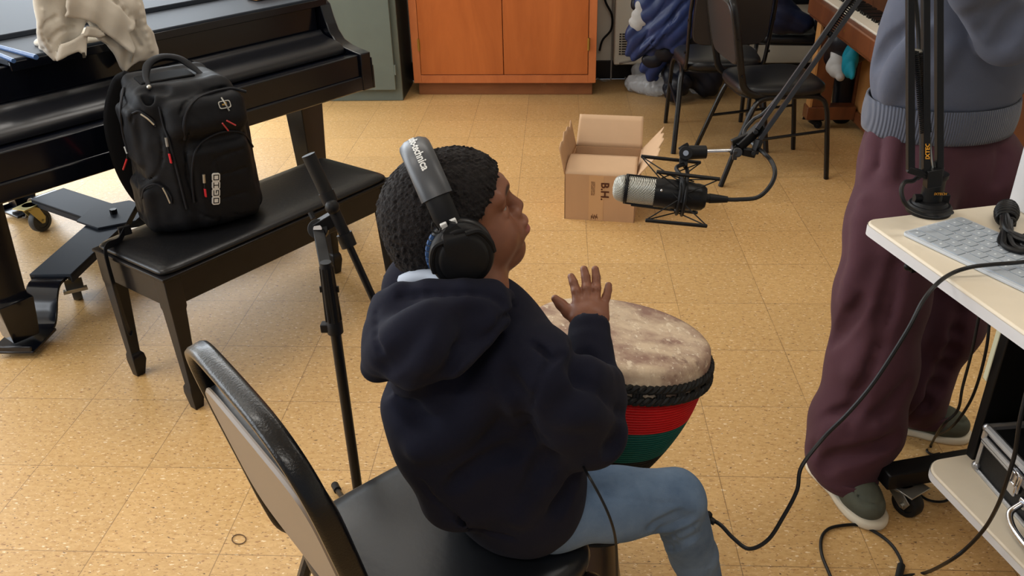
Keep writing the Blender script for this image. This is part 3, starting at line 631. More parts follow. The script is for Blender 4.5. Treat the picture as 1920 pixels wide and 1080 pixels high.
# ------------------------------------------------------------------ soft-form modeller (blended volumes meshed into one surface)
class Sdf:
    def __init__(s, res=.004): s.p = []; s.res = res; s.disp = None
    def cap(s, a, b, ra, rb=None, k=.015, op='+', flat=None):
        a = np.asarray(a, float); b = np.asarray(b, float); rb = ra if rb is None else rb; ab = b-a; L2 = max(ab@ab, 1e-12)
        if flat is not None: fa, fs = unit(flat[0]), flat[1]
        def f(P_):
            if flat is not None:
                dd = (P_-a)@fa; P_ = P_+np.outer(dd*(1/fs-1), fa)
            t = np.clip(((P_-a)@ab)/L2, 0, 1); d = np.linalg.norm(P_-a-np.outer(t, ab), axis=1)-(ra+(rb-ra)*t)
            return d*(min(1, fs) if flat is not None else 1)
        m = max(ra, rb)*(max(1, fs) if flat is not None else 1)
        s.p.append((f, k, op, np.minimum(a, b)-m, np.maximum(a, b)+m)); return s
    def chain(s, pts, rad, k=.015, op='+', flat=None):
        for i in range(len(pts)-1): s.cap(pts[i], pts[i+1], rad[i], rad[i+1], k, op, flat)
        return s
    def ell(s, c, r, R=None, k=.015, op='+'):
        c = np.asarray(c, float); r = np.asarray(r, float) if not np.isscalar(r) else P(r, r, r); R_ = np.eye(3) if R is None else np.asarray(R, float)  # rows = axes
        def f(P_):
            q = (P_-c)@R_.T; k0 = np.linalg.norm(q/r, axis=1); k1 = np.linalg.norm(q/(r*r), axis=1)+1e-9; return k0*(k0-1)/k1
        m = r.max(); s.p.append((f, k, op, c-m, c+m)); return s
    def poly(s, o, X, Y, Nn, vs, th, k=.004, warp=None, op='+'):
        o, X, Y, Nn = [np.asarray(q, float) for q in (o, X, Y, Nn)]; V = np.asarray(vs, float); n = len(V)
        def f(P_):
            q = P_-o; x, y, z = q@X, q@Y, q@Nn
            if warp is not None: z = z-warp(x, y)
            d = np.full(len(P_), 1e9); sg = np.ones(len(P_))
            for i in range(n):
                a, b = V[i], V[(i-1) % n]; ex, ey = b[0]-a[0], b[1]-a[1]; wx, wy = x-a[0], y-a[1]; t = np.clip((wx*ex+wy*ey)/(ex*ex+ey*ey+1e-12), 0, 1); d = np.minimum(d, (wx-ex*t)**2+(wy-ey*t)**2)
                c1 = y >= a[1]; c2 = y < b[1]; c3 = ex*wy > ey*wx; fl = (c1 & c2 & c3) | (~c1 & ~c2 & ~c3); sg = np.where(fl, -sg, sg)
            d = sg*np.sqrt(d)+th; w = np.abs(z); return np.where(d > 0, np.sqrt(d*d+w*w), w)-th
        c = o+X*V[:, 0].mean()+Y*V[:, 1].mean(); m = np.linalg.norm(V-V.mean(0), axis=1).max()+.03; s.p.append((f, k, op, c-m, c+m)); return s
    def rbox(s, c, h, rd, R=None, k=.01, op='+', taper=(0, 0)):
        c = np.asarray(c, float); h = np.asarray(h, float); R_ = np.eye(3) if R is None else np.asarray(R, float)
        def f(P_):
            q = (P_-c)@R_.T; z = q[:, 2]/h[2]; hx = h[0]*(1-taper[0]*z); hy = h[1]*(1-taper[1]*z)
            d = np.abs(q)-np.stack([hx-rd, hy-rd, np.full(len(q), h[2]-rd)], 1)
            return np.linalg.norm(np.maximum(d, 0), axis=1)+np.minimum(d.max(1), 0)-rd
        m = np.linalg.norm(h)*1.05; s.p.append((f, k, op, c-m, c+m)); return s
    def _eval(s, Q, sel):
        d = np.full(len(Q), 1e3)
        for i in sel:
            f, k, op, _, _ = s.p[i]; v = f(Q)
            if op == '+':
                h = np.maximum(k-np.abs(d-v), 0)/max(k, 1e-9); d = np.minimum(d, v)-h*h*k*.25
            elif op == '-':
                v = -v; h = np.maximum(k-np.abs(d-v), 0)/max(k, 1e-9); d = np.maximum(d, v)+h*h*k*.25
            elif op == '&':
                h = np.maximum(k-np.abs(d-v), 0)/max(k, 1e-9); d = np.maximum(d, v)+h*h*k*.25
        if s.disp is not None: d = d+s.disp(Q)
        return d
    def mesh(s, pad=.045):
        res = s.res; lo = np.min([p[3] for p in s.p if p[2] == '+'], 0)-pad; hi = np.max([p[4] for p in s.p if p[2] == '+'], 0)+pad
        B = 12; nb = np.ceil((hi-lo)/(res*B)).astype(int); dims = nb*B+1; V = np.full(dims, 1.0, np.float32)
        cent = np.stack(np.meshgrid(*[lo[i]+(np.arange(nb[i])+.5)*B*res for i in range(3)], indexing='ij'), -1).reshape(-1, 3)
        rb = B*res*.5*math.sqrt(3); allv = s._eval(cent, range(len(s.p))); pv = np.stack([p[0](cent) for p in s.p], 1)
        idx = np.stack(np.meshgrid(*[np.arange(nb[i]) for i in range(3)], indexing='ij'), -1).reshape(-1, 3)
        loc = np.stack(np.meshgrid(*[np.arange(B+1)]*3, indexing='ij'), -1).reshape(-1, 3)
        for c_, v, pr, ix in zip(cent, allv, pv, idx):
            a = ix*B
            if abs(v) > rb*2.2+.02:
                if v < 0: V[a[0]:a[0]+B+1, a[1]:a[1]+B+1, a[2]:a[2]+B+1] = -1
                continue
            sel = [i for i in range(len(s.p)) if pr[i] < rb*2.4+s.p[i][1]+.012]
            if not [i for i in sel if s.p[i][2] == '+']: continue
            Q = lo+(loc+a)*res; V[a[0]:a[0]+B+1, a[1]:a[1]+B+1, a[2]:a[2]+B+1] = s._eval(Q, sel).reshape(B+1, B+1, B+1)
        # surface nets
        ins = V < 0; nx, ny, nz = V.shape
        c8 = [ins[i:nx-1+i, j:ny-1+j, k:nz-1+k] for i in (0, 1) for j in (0, 1) for k in (0, 1)]
        cnt = sum(c.astype(np.int8) for c in c8); act = (cnt > 0) & (cnt < 8); I = np.argwhere(act); vid = np.full(act.shape, -1, np.int64); vid[act] = np.arange(len(I))
        acc = np.zeros((len(I), 3)); num = np.zeros(len(I)); cor = [(i, j, k) for i in (0, 1) for j in (0, 1) for k in (0, 1)]
        for a in range(8):
            for b in range(a+1, 8):
                da = np.subtract(cor[b], cor[a])
                if np.abs(da).sum() != 1: continue
                va = V[tuple((I+cor[a]).T)]; vb = V[tuple((I+cor[b]).T)]; m = (va < 0) != (vb < 0); t = np.where(m, va/np.where(m, va-vb, 1), 0)
                acc += np.where(m[:, None], np.asarray(cor[a])+t[:, None]*da, 0); num += m
        verts = lo+(I+acc/num[:, None])*res
        faces = []
        for ax in range(3):
            o1, o2 = [(1, 2), (2, 0), (0, 1)][ax]
            sl0 = [slice(None)]*3; sl1 = [slice(None)]*3; sl0[ax] = slice(0, -1); sl1[ax] = slice(1, None)
            ch = ins[tuple(sl0)] != ins[tuple(sl1)]; E = np.argwhere(ch); E = E[(E[:, o1] > 0) & (E[:, o2] > 0) & (E[:, o1] < V.shape[o1]-1) & (E[:, o2] < V.shape[o2]-1)]
            d1 = np.zeros(3, int); d1[o1] = 1; d2 = np.zeros(3, int); d2[o2] = 1
            q = np.stack([vid[tuple((E-d1-d2).T)], vid[tuple((E-d2).T)], vid[tuple(E.T)], vid[tuple((E-d1).T)]], 1)
            fl_ = ins[tuple(E.T)]; q[~fl_] = q[~fl_][:, ::-1]; faces.append(q)
        F = np.concatenate(faces); F = F[(F >= 0).all(1)]
        return verts, F
    def build(s, name, mats, parent=None, smooth_iter=2, color=None, matfn=None):
        v, F = s.mesh(); me = bpy.data.meshes.new(name)
        if parent is not None:
            Mi = np.array(root_matrix(parent).inverted()); vl = v@Mi[:3, :3].T+Mi[:3, 3]
        else: vl = v
        me.vertices.add(len(v)); me.vertices.foreach_set('co', vl.astype(np.float32).ravel()); me.loops.add(len(F)*4); me.loops.foreach_set('vertex_index', F.astype(np.int32).ravel())
        me.polygons.add(len(F)); me.polygons.foreach_set('loop_start', np.arange(0, len(F)*4, 4, dtype=np.int32)); me.polygons.foreach_set('use_smooth', np.ones(len(F), bool))
        me.update(calc_edges=True); me.validate()
        for m in (mats if isinstance(mats, (list, tuple)) else [mats]): me.materials.append(m)
        if matfn is not None:
            cen = v[F].mean(1); me.polygons.foreach_set('material_index', matfn(cen).astype(np.int32))
        if color is not None:
            at = me.color_attributes.new('tint', 'FLOAT_COLOR', 'POINT'); at.data.foreach_set('color', color(v).astype(np.float32).ravel())
        o = bpy.data.objects.new(name, me); COL.objects.link(o)
        if parent is not None: o.parent = parent
        if smooth_iter:
            md = o.modifiers.new('relax', 'SMOOTH'); md.factor = .5; md.iterations = smooth_iter
        return o
def wob(Q, f, seed=0):
    a, b, c = Q[:, 0]*f+seed, Q[:, 1]*f*1.1+seed*1.7, Q[:, 2]*f*.9-seed
    return (np.sin(a+1.7*np.sin(b*.8+c))+np.sin(b+1.4*np.sin(c*.9+a*.7))+np.sin(c+1.5*np.sin(a*1.1-b)))/3
def basis(z, x): 
    z = unit(z); x = unit(np.asarray(x, float)-z*(np.asarray(x, float)@z)); return np.array([x, np.cross(z, x), z])

# ------------------------------------------------------------------ workstation cart
DZ = .80; DC = G(1619, 412, DZ); E1 = unit(P(.256, -.967, 0)); E2 = P(-E1[1], E1[0], 0)
def dk(a, b, z): return P(DC[0], DC[1], 0)+E1*a+E2*b+Zv*z
def rrect(x0, y0, x1, y1, r, n=6):
    o = []
    for cx, cy, a0 in ((x1-r, y1-r, 0), (x0+r, y1-r, 90), (x0+r, y0+r, 180), (x1-r, y0+r, 270)):
        for k in range(n+1): a = math.radians(a0+90*k/n); o.append((cx+r*math.cos(a), cy+r*math.sin(a)))
    return o
def cart():
    t = thing('workstation_cart', dk(.5, .3, 0), 'cream-topped rolling desk with black frame beside the standing person', 'desk')
    m = MB(); pl = rrect(0, 0, 1.25, .62, .025); m.prism(pl, dk(0, 0, DZ-.026), E1, E2, Zv, .026); n = len(pl)
    top = m.build('desk_top', [MAT['cream_top']], t, bevel=.004, bseg=3)
    m = MB(); pl2 = rrect(-.0015, -.0015, 1.2515, .6215, .0265); vs = [dk(a, b, DZ-.0245) for a, b in pl2]+[dk(a, b, DZ-.004) for a, b in pl2]
    m.add(vs, [(i, (i+1) % n, n+(i+1) % n, n+i) for i in range(n)]); m.build('edge_band', MAT['edgeband'], top)
    # shelf
    SZ = .22; s0 = G(1748, 868, SZ); a0 = (s0-dk(0, 0, SZ))@E1; b0 = (s0-dk(0, 0, SZ))@E2
    m = MB(); pl = rrect(a0-.01, b0-.02, a0+1.0, b0+.44, .05, 8); m.prism(pl, dk(0, 0, SZ-.024), E1, E2, Zv, .024); sh = m.build('lower_shelf', MAT['cream_top'], t, bevel=.004, bseg=3)
    m = MB(); n = len(pl); pl2 = rrect(a0-.0115, b0-.0215, a0+1.0015, b0+.4415, .0515, 8); m.add([dk(a, b, SZ-.0225) for a, b in pl2]+[dk(a, b, SZ-.004) for a, b in pl2], [(i, (i+1) % n, n+(i+1) % n, n+i) for i in range(n)]); m.build('edge_band', MAT['edgeband'], sh)
    # uprights: black side panels
    cp = G(1809, 851, SZ); ca = (cp-dk(0, 0, SZ))@E1; cb = (cp-dk(0, 0, SZ))@E2
    m = MB(); m.box(dk(ca+.012, cb+.17, (SZ+DZ-.026)/2), (.024, .34, DZ-.026-SZ), E1, E2); m.build('side_panel', MAT['blackpanel'], t, bevel=.003)
    m = MB(); m.box(dk(ca+.46, cb+.33, .52), (.9, .018, .5), E1, E2); m.build('back_panel', MAT['blackpanel'], t, bevel=.003)
    m = MB(); m.box(dk(ca+.93, cb+.17, (SZ+DZ-.026)/2), (.024, .34, DZ-.026-SZ), E1, E2); m.build('side_panel', MAT['blackpanel'], t, bevel=.003)
    # base bars with casters
    for k, a in enumerate((None, .95)):
        if a is None:
            p0 = G(1662, 893, .105); p0[2] = .105; q0 = (p0-dk(0, 0, .105)); a_ = q0@E1; b_ = q0@E2
        else: a_ = a
        m = MB(); m.box(dk(a_, b_+.30, .105), (.05, .62, .045), E1, E2); m.build('base_bar', MAT['blackmetal'], t, bevel=.004)
        m = MB(); m.box(dk(a_, b_+.34, .16), (.05, .05, .08), E1, E2); m.build('spacer', MAT['blackmetal'], t)
        for bb in (.045, .55): caster(t, dk(a_, b_+bb, .0825), .036, .03, (.55, -.8), frk='zinc', whl='rubber')
    kn = D(1702, 500, 1.60); m = MB(); m.ball(kn, .0075, 14); m.build('clamp_knob', MAT['blackplastic'], t)
    m = MB(); m.box(kn+E2*.022, (.016, .035, .02), E1, E2); m.cyl(kn+E2*.022, kn+E2*.022+Zv*.015, .004, seg=8); m.build('clamp', MAT['blackplastic'], t)
cart()
def keyboard():
    k0 = G(1690, 435, DZ+.006); ks = unit(G(1791, 408, DZ+.006)-k0); kl = unit(G(1791, 506, DZ+.006)-k0); kl = unit(kl-ks*(kl@ks)); 
    u = .0262; dep = .158; L = .405
    t = thing('keyboard', k0+kl*L/2+ks*dep/2-Zv*.006, 'slim pale blue-grey computer keyboard lying on the cream desk', 'keyboard')
    def kp(a, b, z): return k0+kl*a+ks*b+Zv*(z-.006)
    m = MB(); pl = rrect(0, 0, L, dep, .012); m.prism(pl, kp(0, 0, 0.0008), kl, ks, Zv, .0055); m.build('tray', MAT['kbody'], t, bevel=.001)
    rows = [[1, 1, 1, 1.25, 5, 1.25, 1, 1, 1, 1], [2.25]+[1]*10+[2.25], [1.75]+[1]*11+[1.75], [1.5]+[1]*12+[1], [1]*13+[1.5], [1.1]+[1.03]*13]
    y = .007
    for r, row in enumerate(rows):
        x = .006; h = u*.92 if r < 5 else u*.8; sc = (L-.012)/sum(row)
        for c, wd in enumerate(row):
            a0, a1 = x+.0014, x+wd*sc-.0014; z0 = .0062
            m = MB(); m.prism(rrect(a0, y+.0012, a1, y+h-.0012, .0022, 3), kp(0, 0, z0), kl, ks, Zv, .0022)
            k_ = m.build('key', [MAT['key'], MAT['kmark']], t)
            mm = MB(); cx = (a0+a1)/2
            if wd < 2: 
                mm.box(kp(cx, y+h*.5, z0+.0024), (.0035, .0042, .0003), kl, ks)
                mm.build('key_legend', MAT['kmark'], k_)
            x += wd*sc
        y += h+.0006
keyboard()
def cable_bundle():
    z = DZ; c = G(1887, 400, z+.02)
    t = thing('coiled_cable', G(1885, 430, z), 'black cable folded into a tied bundle on the cream desk', 'cable')
    m1 = MB()
    top, mid, bot = G(1886, 398, z+.02), G(1890, 428, z+.02), G(1915, 470, z+.02)
    rnd = random.Random(3); pts = []
    for k in range(5):
        o = (k-2)*5; h = .006+.008*(k % 2)
        pts += [G(1880+o*.9, 388+abs(k-2)*2, z+h+.01), G(1884+o*.55, 415, z+h+.008), G(1886+o*.5, 432, z+h+.006), G(1893+o*1.8, 460+k, z+h), G(1925+o, 475-k*3, z+h), G(1935-k*3, 462-k*5, z+h+.004), G(1908+o, 445, z+h+.004), G(1890-o*.5, 430, z+h+.012), G(1886-o*.6, 410, z+h+.016)]
    m1.tube(smoothpath(pts, 7), .0052, 8); m1.build('cable_loops', MAT['cable'], t)
    a, b = G(1889, 386, z+.020), G(1886, 412, z+.018); sd_, ut_, ax_ = frame(b-a); m = MB(); nn_ = 7*14; L_ = np.linalg.norm(b-a)
    m.tube([a+ax_*L_*i/nn_+(sd_*math.cos(2*PI*i/14)*.019+ut_*math.sin(2*PI*i/14)*.015)*(.75+.25*math.sin(PI*i/nn_)) for i in range(nn_+1)], .0042, 7); m.ball(a+ax_*.004, (.016, .012, .012), 14); m.build('wrap', MAT['cable'], t)
    m = MB(); a = G(1876, 430, z+.006); b = G(1902, 424, z+.006); m.tube([a+(b-a)*(.5-.5*math.cos(s))+Zv*(.02*math.sin(s)) for s in np.linspace(0, PI, 9)], .003, 7); m.build('tie', MAT['rubber'], t)
cable_bundle()
def case():
    SZ = .22; p0 = G(1828, 880, SZ); p1 = G(1920, 987, SZ); X = unit(p1-p0); Y = P(-X[1], X[0], 0); L, Wd, H = .50, .33, .115
    t = thing('equipment_case', p0+X*L/2+Y*Wd/2, 'black hard case with aluminium edges and chrome latches on the cart shelf', 'case')
    def q(a, b, z): return P(p0[0], p0[1], SZ)+X*a+Y*b+Zv*z
    m = MB(); m.box(q(L/2, Wd/2, H*.36), (L-.006, Wd-.006, H*.72), X, Y); m.build('case_base', MAT['casep'], t)
    m = MB(); m.box(q(L/2, Wd/2, H*.86), (L-.006, Wd-.006, H*.27), X, Y); m.build('case_lid', MAT['casep'], t)
    def edges(z0, z1, r, nm):
        mm = MB()
        for z in (z0, z1):
            for a, b in (((0, 0), (L, 0)), ((L, 0), (L, Wd)), ((L, Wd), (0, Wd)), ((0, Wd), (0, 0))): mm.tube([q(*a, z), q(*b, z)], r if z == z1 else r*.8, 8)
        for a, b in ((0, 0), (L, 0), (L, Wd), (0, Wd)): mm.tube([q(a, b, z0), q(a, b, z1)], r*.8, 8)
        return mm.build(nm, MAT['alu'], t)
    edges(.004, H*.70, .006, 'edge_trim'); edges(H*.76, H, .009, 'lid_trim')
    for a in (.13, .38):
        m = MB(); m.box(q(a, -.008, H*.70), (.034, .012, .045), X, Y); m.box(q(a, -.014, H*.55), (.026, .006, .028), X, Y); la = m.build('latch', MAT['chrome'], t, bevel=.003)
        MB().tube(smoothpath([q(a-.01, -.018, H*.66), q(a-.01, -.02, H*.9), q(a+.01, -.02, H*.9), q(a+.01, -.018, H*.66)], 6), .0025, 8).build('latch_wire', MAT['chrome'], la)
    m = MB()
    for a in (.165, .335): m.box(q(a, -.007, H*.45), (.02, .012, .022), X, Y)
    m.build('handle_bracket', MAT['chrome'], t, bevel=.003)
    m = MB(); m.tube(smoothpath([q(.165, -.012, H*.45), q(.17, -.035, H*.3), q(.20, -.045, H*.2), q(.25, -.047, H*.18), q(.30, -.045, H*.2), q(.33, -.035, H*.3), q(.335, -.012, H*.45)], 6), .007, 10); m.build('handle', MAT['chrome'], t)
    for a, b in ((0, 0), (L, 0), (L, Wd), (0, Wd)):
        for z in (.012, H): MB().ball(q(a, b, z), .010, 12).build('corner_cap', MAT['alu'], t)
case()
t = thing('floor_post', G(1845, 712), 'pale painted metal strip rising between the cart and the person', 'post')
pb = G(1842, 712); m = MB(); m.box(pb+Zv*.45+P(.03, 0, 0), (.05, .025, .9)); m.box(pb+Zv*.45+P(.065, .0, 0), (.012, .04, .9)); m.build('post_body', MAT['palepost'], t, bevel=.003)
o = MB().box(dk(.06, .365, DZ+.07), (.10, .10, .14), E1, E2).build('white_box', MAT['edgeband'], bevel=.004); tag(o, 'white box corner standing on the far edge of the desk', 'box')

# ------------------------------------------------------------------ scissor microphone arm
EL = D(1715, -128, 1.5)
def micarm():
    B0 = G(1740, 397, DZ); t = thing('scissor_stand', B0, 'black sprung scissor arm fixed on the desk and reaching over to the microphone', 'microphone stand')
    m = MB(); m.lathe([(0, 0), (.042, 0), (.043, .004), (.043, .012), (.038, .018), (.034, .018), (.030, .024), (.021, .026), (.020, .07), (.023, .074), (.023, .082), (0, .082)], B0+Zv*.0005, seg=40); base = m.build('base', MAT['blackplastic'], t)
    MB().cyl(B0+Zv*.030+RT*-.018, B0+Zv*.030+RT*-.034, .008, seg=12).build('lock_screw', MAT['blackplastic'], base); MB().box(B0+Zv*.03+RT*.026, (.016, .02, .02)).build('cable_clip', MAT['blackplastic'], base, bevel=.002)
    low = lambda x, y: D(x, y, 1.60-(330-y)/458*.10)
    vec = unit(low(1740, 0)-low(1740, 330))
    for x in (1706, 1735, 1760):
        m = MB(); m.bar(low(x+1, 330 if x > 1710 else 318), low(x, -118), .0125, .0125, up=RT); m.build('lower_arm_bar', MAT['blackmetal'], t, bevel=.001)
    m = MB(); m.bar(low(1702, 317), low(1750, 333), .012, .012); m.bar(low(1735, 335), low(1763, 330), .02, .035); m.bar(B0+Zv*.08, low(1750, 318), .022, .03); m.build('lower_bracket', MAT['blackmetal'], t, bevel=.0015)
    m = MB(); m.tube([low(1707, 92), low(1729, 97)], .0035, 8); m.build('spring_pin', MAT['zinc'], t)
    def spring(p, q, r, wr, turns, nm='spring'):
        s_, u_, a_ = frame(q-p); L = np.linalg.norm(q-p); n = int(turns*9); m = MB()
        m.tube([p+a_*L*i/n+s_*math.cos(2*PI*i/9)*r+u_*math.sin(2*PI*i/9)*r for i in range(n+1)], wr, 5); return m.build(nm, MAT['blackmetal'], t)
    spring(low(1717, 97), low(1731, 250), .0048, .0013, 42); spring(low(1728, 99), low(1742, 250), .0042, .0013, 42)
    m = MB(); m.tube([low(1731, 250), low(1736, 322)], .002, 6); m.tube([low(1742, 250), low(1750, 322)], .002, 6); m.build('spring_rod', MAT['zinc'], t)
    m = MB(); m.bar(low(1700, -118), low(1765, -118), .03, .03); m.box(EL, (.05, .02, .05)); m.build('elbow', MAT['blackmetal'], t, bevel=.003)
    upd = lambda x, y: D(x, y, 1.50+(y+128)/410*.12)
    for (a, b) in (((1419, 242), (1686, -135)), ((1424, 262), (1702, -128))):
        m = MB(); m.bar(upd(*a), upd(*b), .0085, .0125, up=FW); m.build('upper_arm_bar', MAT['greybar'], t, bevel=.001)
    spring(upd(1556, 62), upd(1640, -48), .005, .0013, 30)
    m = MB(); m.ball(upd(1556, 64), .006, 10); m.build('spring_anchor', MAT['blackmetal'], t)
    # head bracket
    Z_ = lambda x, y: D(x, y, 1.62)
    m = MB(); m.bar(Z_(1384, 276), Z_(1428, 236), .014, .018); m.bar(Z_(1372, 268), Z_(1422, 246), .01, .012); m.bar(Z_(1392, 283), Z_(1416, 288), .016, .014); m.bar(Z_(1414, 288), upd(1424, 262), .012, .012)
    m.cyl(Z_(1417, 248), D(1417, 248, 1.60), .005, seg=10); m.cyl(Z_(1413, 288), D(1413, 288, 1.60), .005, seg=10); m.build('head_bracket', MAT['blackmetal'], t, bevel=.0015)
    m = MB(); m.bar(Z_(1370, 280), Z_(1384, 284), .024, .014); m.cyl(D(1383, 286, 1.635), D(1383, 286, 1.595), .009, seg=12); m.box(D(1378, 291, 1.60), (.008, .006, .018)); m.build('wing_screw', MAT['greybar'], t, bevel=.0015)
    MB().cyl(Z_(1370, 283), Z_(1322, 284.5), .0045, seg=12).build('stud', MAT['chrome'], t)
    # clip + yoke
    m = MB(); m.cyl(Z_(1324, 285), Z_(1290, 286), .0125, .0135, seg=16); m.cyl(D(1286, 287, 1.64), D(1286, 287, 1.60), .013, seg=16); m.bar(Z_(1280, 272), Z_(1288, 285), .02, .012); m.bar(Z_(1283, 290), Z_(1281, 312), .016, .014); cl = m.build('swivel_clip', MAT['blackplastic'], t, bevel=.001)
    MB().cyl(D(1286, 287, 1.601), D(1286, 287, 1.595), .0052, seg=14).build('pivot_screw', MAT['chrome'], cl)
    return t
MAT['greybar'] = mat('grey_sheen_bar', sr(52, 52, 54), .3, .4)
micarm()
MT = D(1149, 351, 1.615); MR = D(1321, 371, 1.595); MA = unit(MR-MT)
def shockmount():
    c = MT+MA*.128; t = thing('shock_mount', c, 'black spider shock mount gripping the studio microphone', 'shock mount'); ms, mu, _ = frame(MA, (0, 0, 1))
    for off, r in ((-.004, .036), (.006, .037)):
        m = MB(); m.tube([c+MA*off+ms*math.cos(a)*r+mu*math.sin(a)*r for a in np.linspace(0, 2*PI, 41)[:-1]], .0032, 8, close=True); m.build('hoop', MAT['blackplastic'], t)
    m = MB(); m.tube(smoothpath([D(1281, 308, 1.615), D(1268, 316, 1.60), c+mu*.034-ms*.02, c-ms*.036, ], 6), .004, 8); m.tube(smoothpath([D(1281, 308, 1.625), D(1288, 318, 1.63), c+mu*.036+MA*.006], 6), .004, 8); m.build('yoke', MAT['blackplastic'], t)
    bars = [((1202, 293), (1314, 305), .045), ((1231, 322), (1350, 336), -.05), ((1210, 413), (1326, 424), -.045), ((1183, 383), (1308, 399), .05)]
    for (a, b, off) in bars:
        A_ = D(*a, 1.605+off); B_ = D(*b, 1.605+off); md = (A_+B_)/2; nr = unit(md-(MT+MA*((md-MT)@MA)))
        m = MB(); m.bar(A_, B_, .006, .005, up=nr); cr = m.build('bow', MAT['blackplastic'], t, bevel=.001)
        m = MB()
        for e, o_ in ((A_, .035), (B_, -.035)):
            tgt = MT+MA*(((md-MT)@MA)-o_*.15+ (.02 if o_ > 0 else -.02))
            for s_ in (-1, 1):
                q = tgt+unit(nr*.6+s_*np.cross(nr, MA)*.8)*.028; m.tube([e, q], .0013, 5)
        m.build('elastic_cord', MAT['rubber'], cr)
shockmount()
def microphone():
    t = thing('microphone', MT+MA*.08, 'black studio condenser microphone with silver mesh grille pointing at the child', 'microphone'); ms, mu, _ = frame(MA, (0, 0, 1))
    m = MB(); m.lathe([(0, 0), (.012, .001), (.019, .004), (.0235, .010), (.0255, .017), (.0262, .024)], MT, MA, 48); m.build('grille_dome', MAT['mesh_grille'], t, smooth=True)
    m = MB(); m.lathe([(.0255, .0225), (.0282, .0225), (.0285, .027), (.0255, .029)], MT, MA, 48, cap=False); m.build('head_ring', MAT['blackplastic'], t)
    m = MB(); m.lathe([(.0255, .028), (.0256, .078)], MT, MA, 48, cap=False); m.build('grille_mesh', MAT['mesh_grille'], t)
    m = MB()
    for s_ in (-.65,):
        for a in (s_-1.2, s_+PI-1.2):
            d = ms*math.cos(a)+mu*math.sin(a); m.bar(MT+MA*.026+d*.026, MT+MA*.08+d*.026, .008, .004, up=d)
    m.build('grille_spine', MAT['blackplastic'], t)
    m = MB(); m.lathe([(.0255, .078), (.0272, .079), (.0275, .10), (.0270, .145), (.0250, .152), (.0255, .158), (.0235, .168), (.018, .174), (0, .175)], MT, MA, 48); m.build('body', MAT['blackmetal'], t)
    m = MB()
    for a in (.3, 2.6): d = ms*math.cos(a)+mu*math.sin(a); m.ball(MT+MA*.09+d*.027, .003, 10)
    m.build('screw', MAT['chrome'], t)
def grillemat():
    m = bpy.data.materials.new('woven_grille'); m.use_nodes = True; nt = m.node_tree; L = nt.links; b = nt.nodes['Principled BSDF']
    tc = N(nt, 'ShaderNodeTexCoord'); outs = []
    for rot in (.7, -.9):
        mp = N(nt, 'ShaderNodeMapping'); mp.inputs['Rotation'].default_value = (0, rot, rot*.3); L.new(tc.outputs['Object'], mp.inputs[0])
        wv = N(nt, 'ShaderNodeTexWave'); wv.inputs['Scale'].default_value = 130 if rot > 0 else 90; L.new(mp.outputs[0], wv.inputs['Vector']); outs.append(wv.outputs['Fac'])
    mu_ = N(nt, 'ShaderNodeMath', operation='MULTIPLY'); L.new(outs[0], mu_.inputs[0]); mx = N(nt, 'ShaderNodeMath', operation='MAXIMUM'); L.new(outs[1], mx.inputs[0]); mx.inputs[1].default_value = .55; L.new(mx.outputs[0], mu_.inputs[1])
    r = N(nt, 'ShaderNodeValToRGB'); r.color_ramp.elements[0].position = .1; r.color_ramp.elements[0].color = sr(60, 60, 56); r.color_ramp.elements[1].position = .5; r.color_ramp.elements[1].color = sr(214, 214, 204); L.new(mu_.outputs[0], r.inputs[0]); L.new(r.outputs[0], b.inputs['Base Color'])
    b.inputs['Metallic'].default_value = .55; b.inputs['Roughness'].default_value = .35
    bp = N(nt, 'ShaderNodeBump'); bp.inputs['Strength'].default_value = .6; bp.inputs['Distance'].default_value = .002; L.new(mu_.outputs[0], bp.inputs['Height']); L.new(bp.outputs[0], b.inputs['Normal']); return m
MAT['mesh_grille'] = grillemat()
microphone()
t = thing('microphone_cable', MR, 'black microphone cable curling from the microphone up to the scissor arm', 'cable')
m = MB(); m.cyl(D(1318, 371, 1.596), D(1332, 372, 1.595), .0085, seg=14); m.cyl(D(1330, 372, 1.595), D(1364, 374, 1.595), .0095, .006, seg=14); m.build('plug', MAT['blackplastic'], t)
m = MB(); m.tube(smoothpath([D(1360, 374, 1.595), D(1385, 374, 1.59), D(1420, 370, 1.58), D(1443, 350, 1.58), D(1453, 325, 1.58), D(1446, 302, 1.59), D(1430, 285, 1.6), D(1412, 270, 1.66), D(1395, 250, 1.68), D(1412, 225, 1.68), D(1440, 205, 1.66), D(1500, 130, 1.63), D(1580, 20, 1.58), D(1690, -130, 1.52), D(1700, -110, 1.53), D(1722, 60, 1.60), D(1728, 300, 1.64), D(1716, 336, 1.62), D(1696, 342, 1.60), D(1690, 360, 1.59), D(1700, 385, 1.59), D(1728, 400, 1.605), D(1760, 405, 1.60), D(1785, 398, 1.62)], 8), .0042, 8); m.build('cord', MAT['cable'], t)
m = MB()
text_mb(m, 'IXTECH', D(1739, 300, 1.588)+FW*-.0075, unit(low0 := (D(1739, 270, 1.588)-D(1739, 300, 1.588))), -RT, .011, bold=.0003); o = m.build('printed_name', MAT['orange'], bpy.data.objects['scissor_stand'])
m = MB(); text_mb(m, 'IXTECH', G(1740, 397, DZ)+Zv*.045+P(-.006, -.0215, 0), P(1, 0, 0), Zv, .007, bold=.0002); m.build('printed_name', MAT['orange'], bpy.data.objects['scissor_stand'])

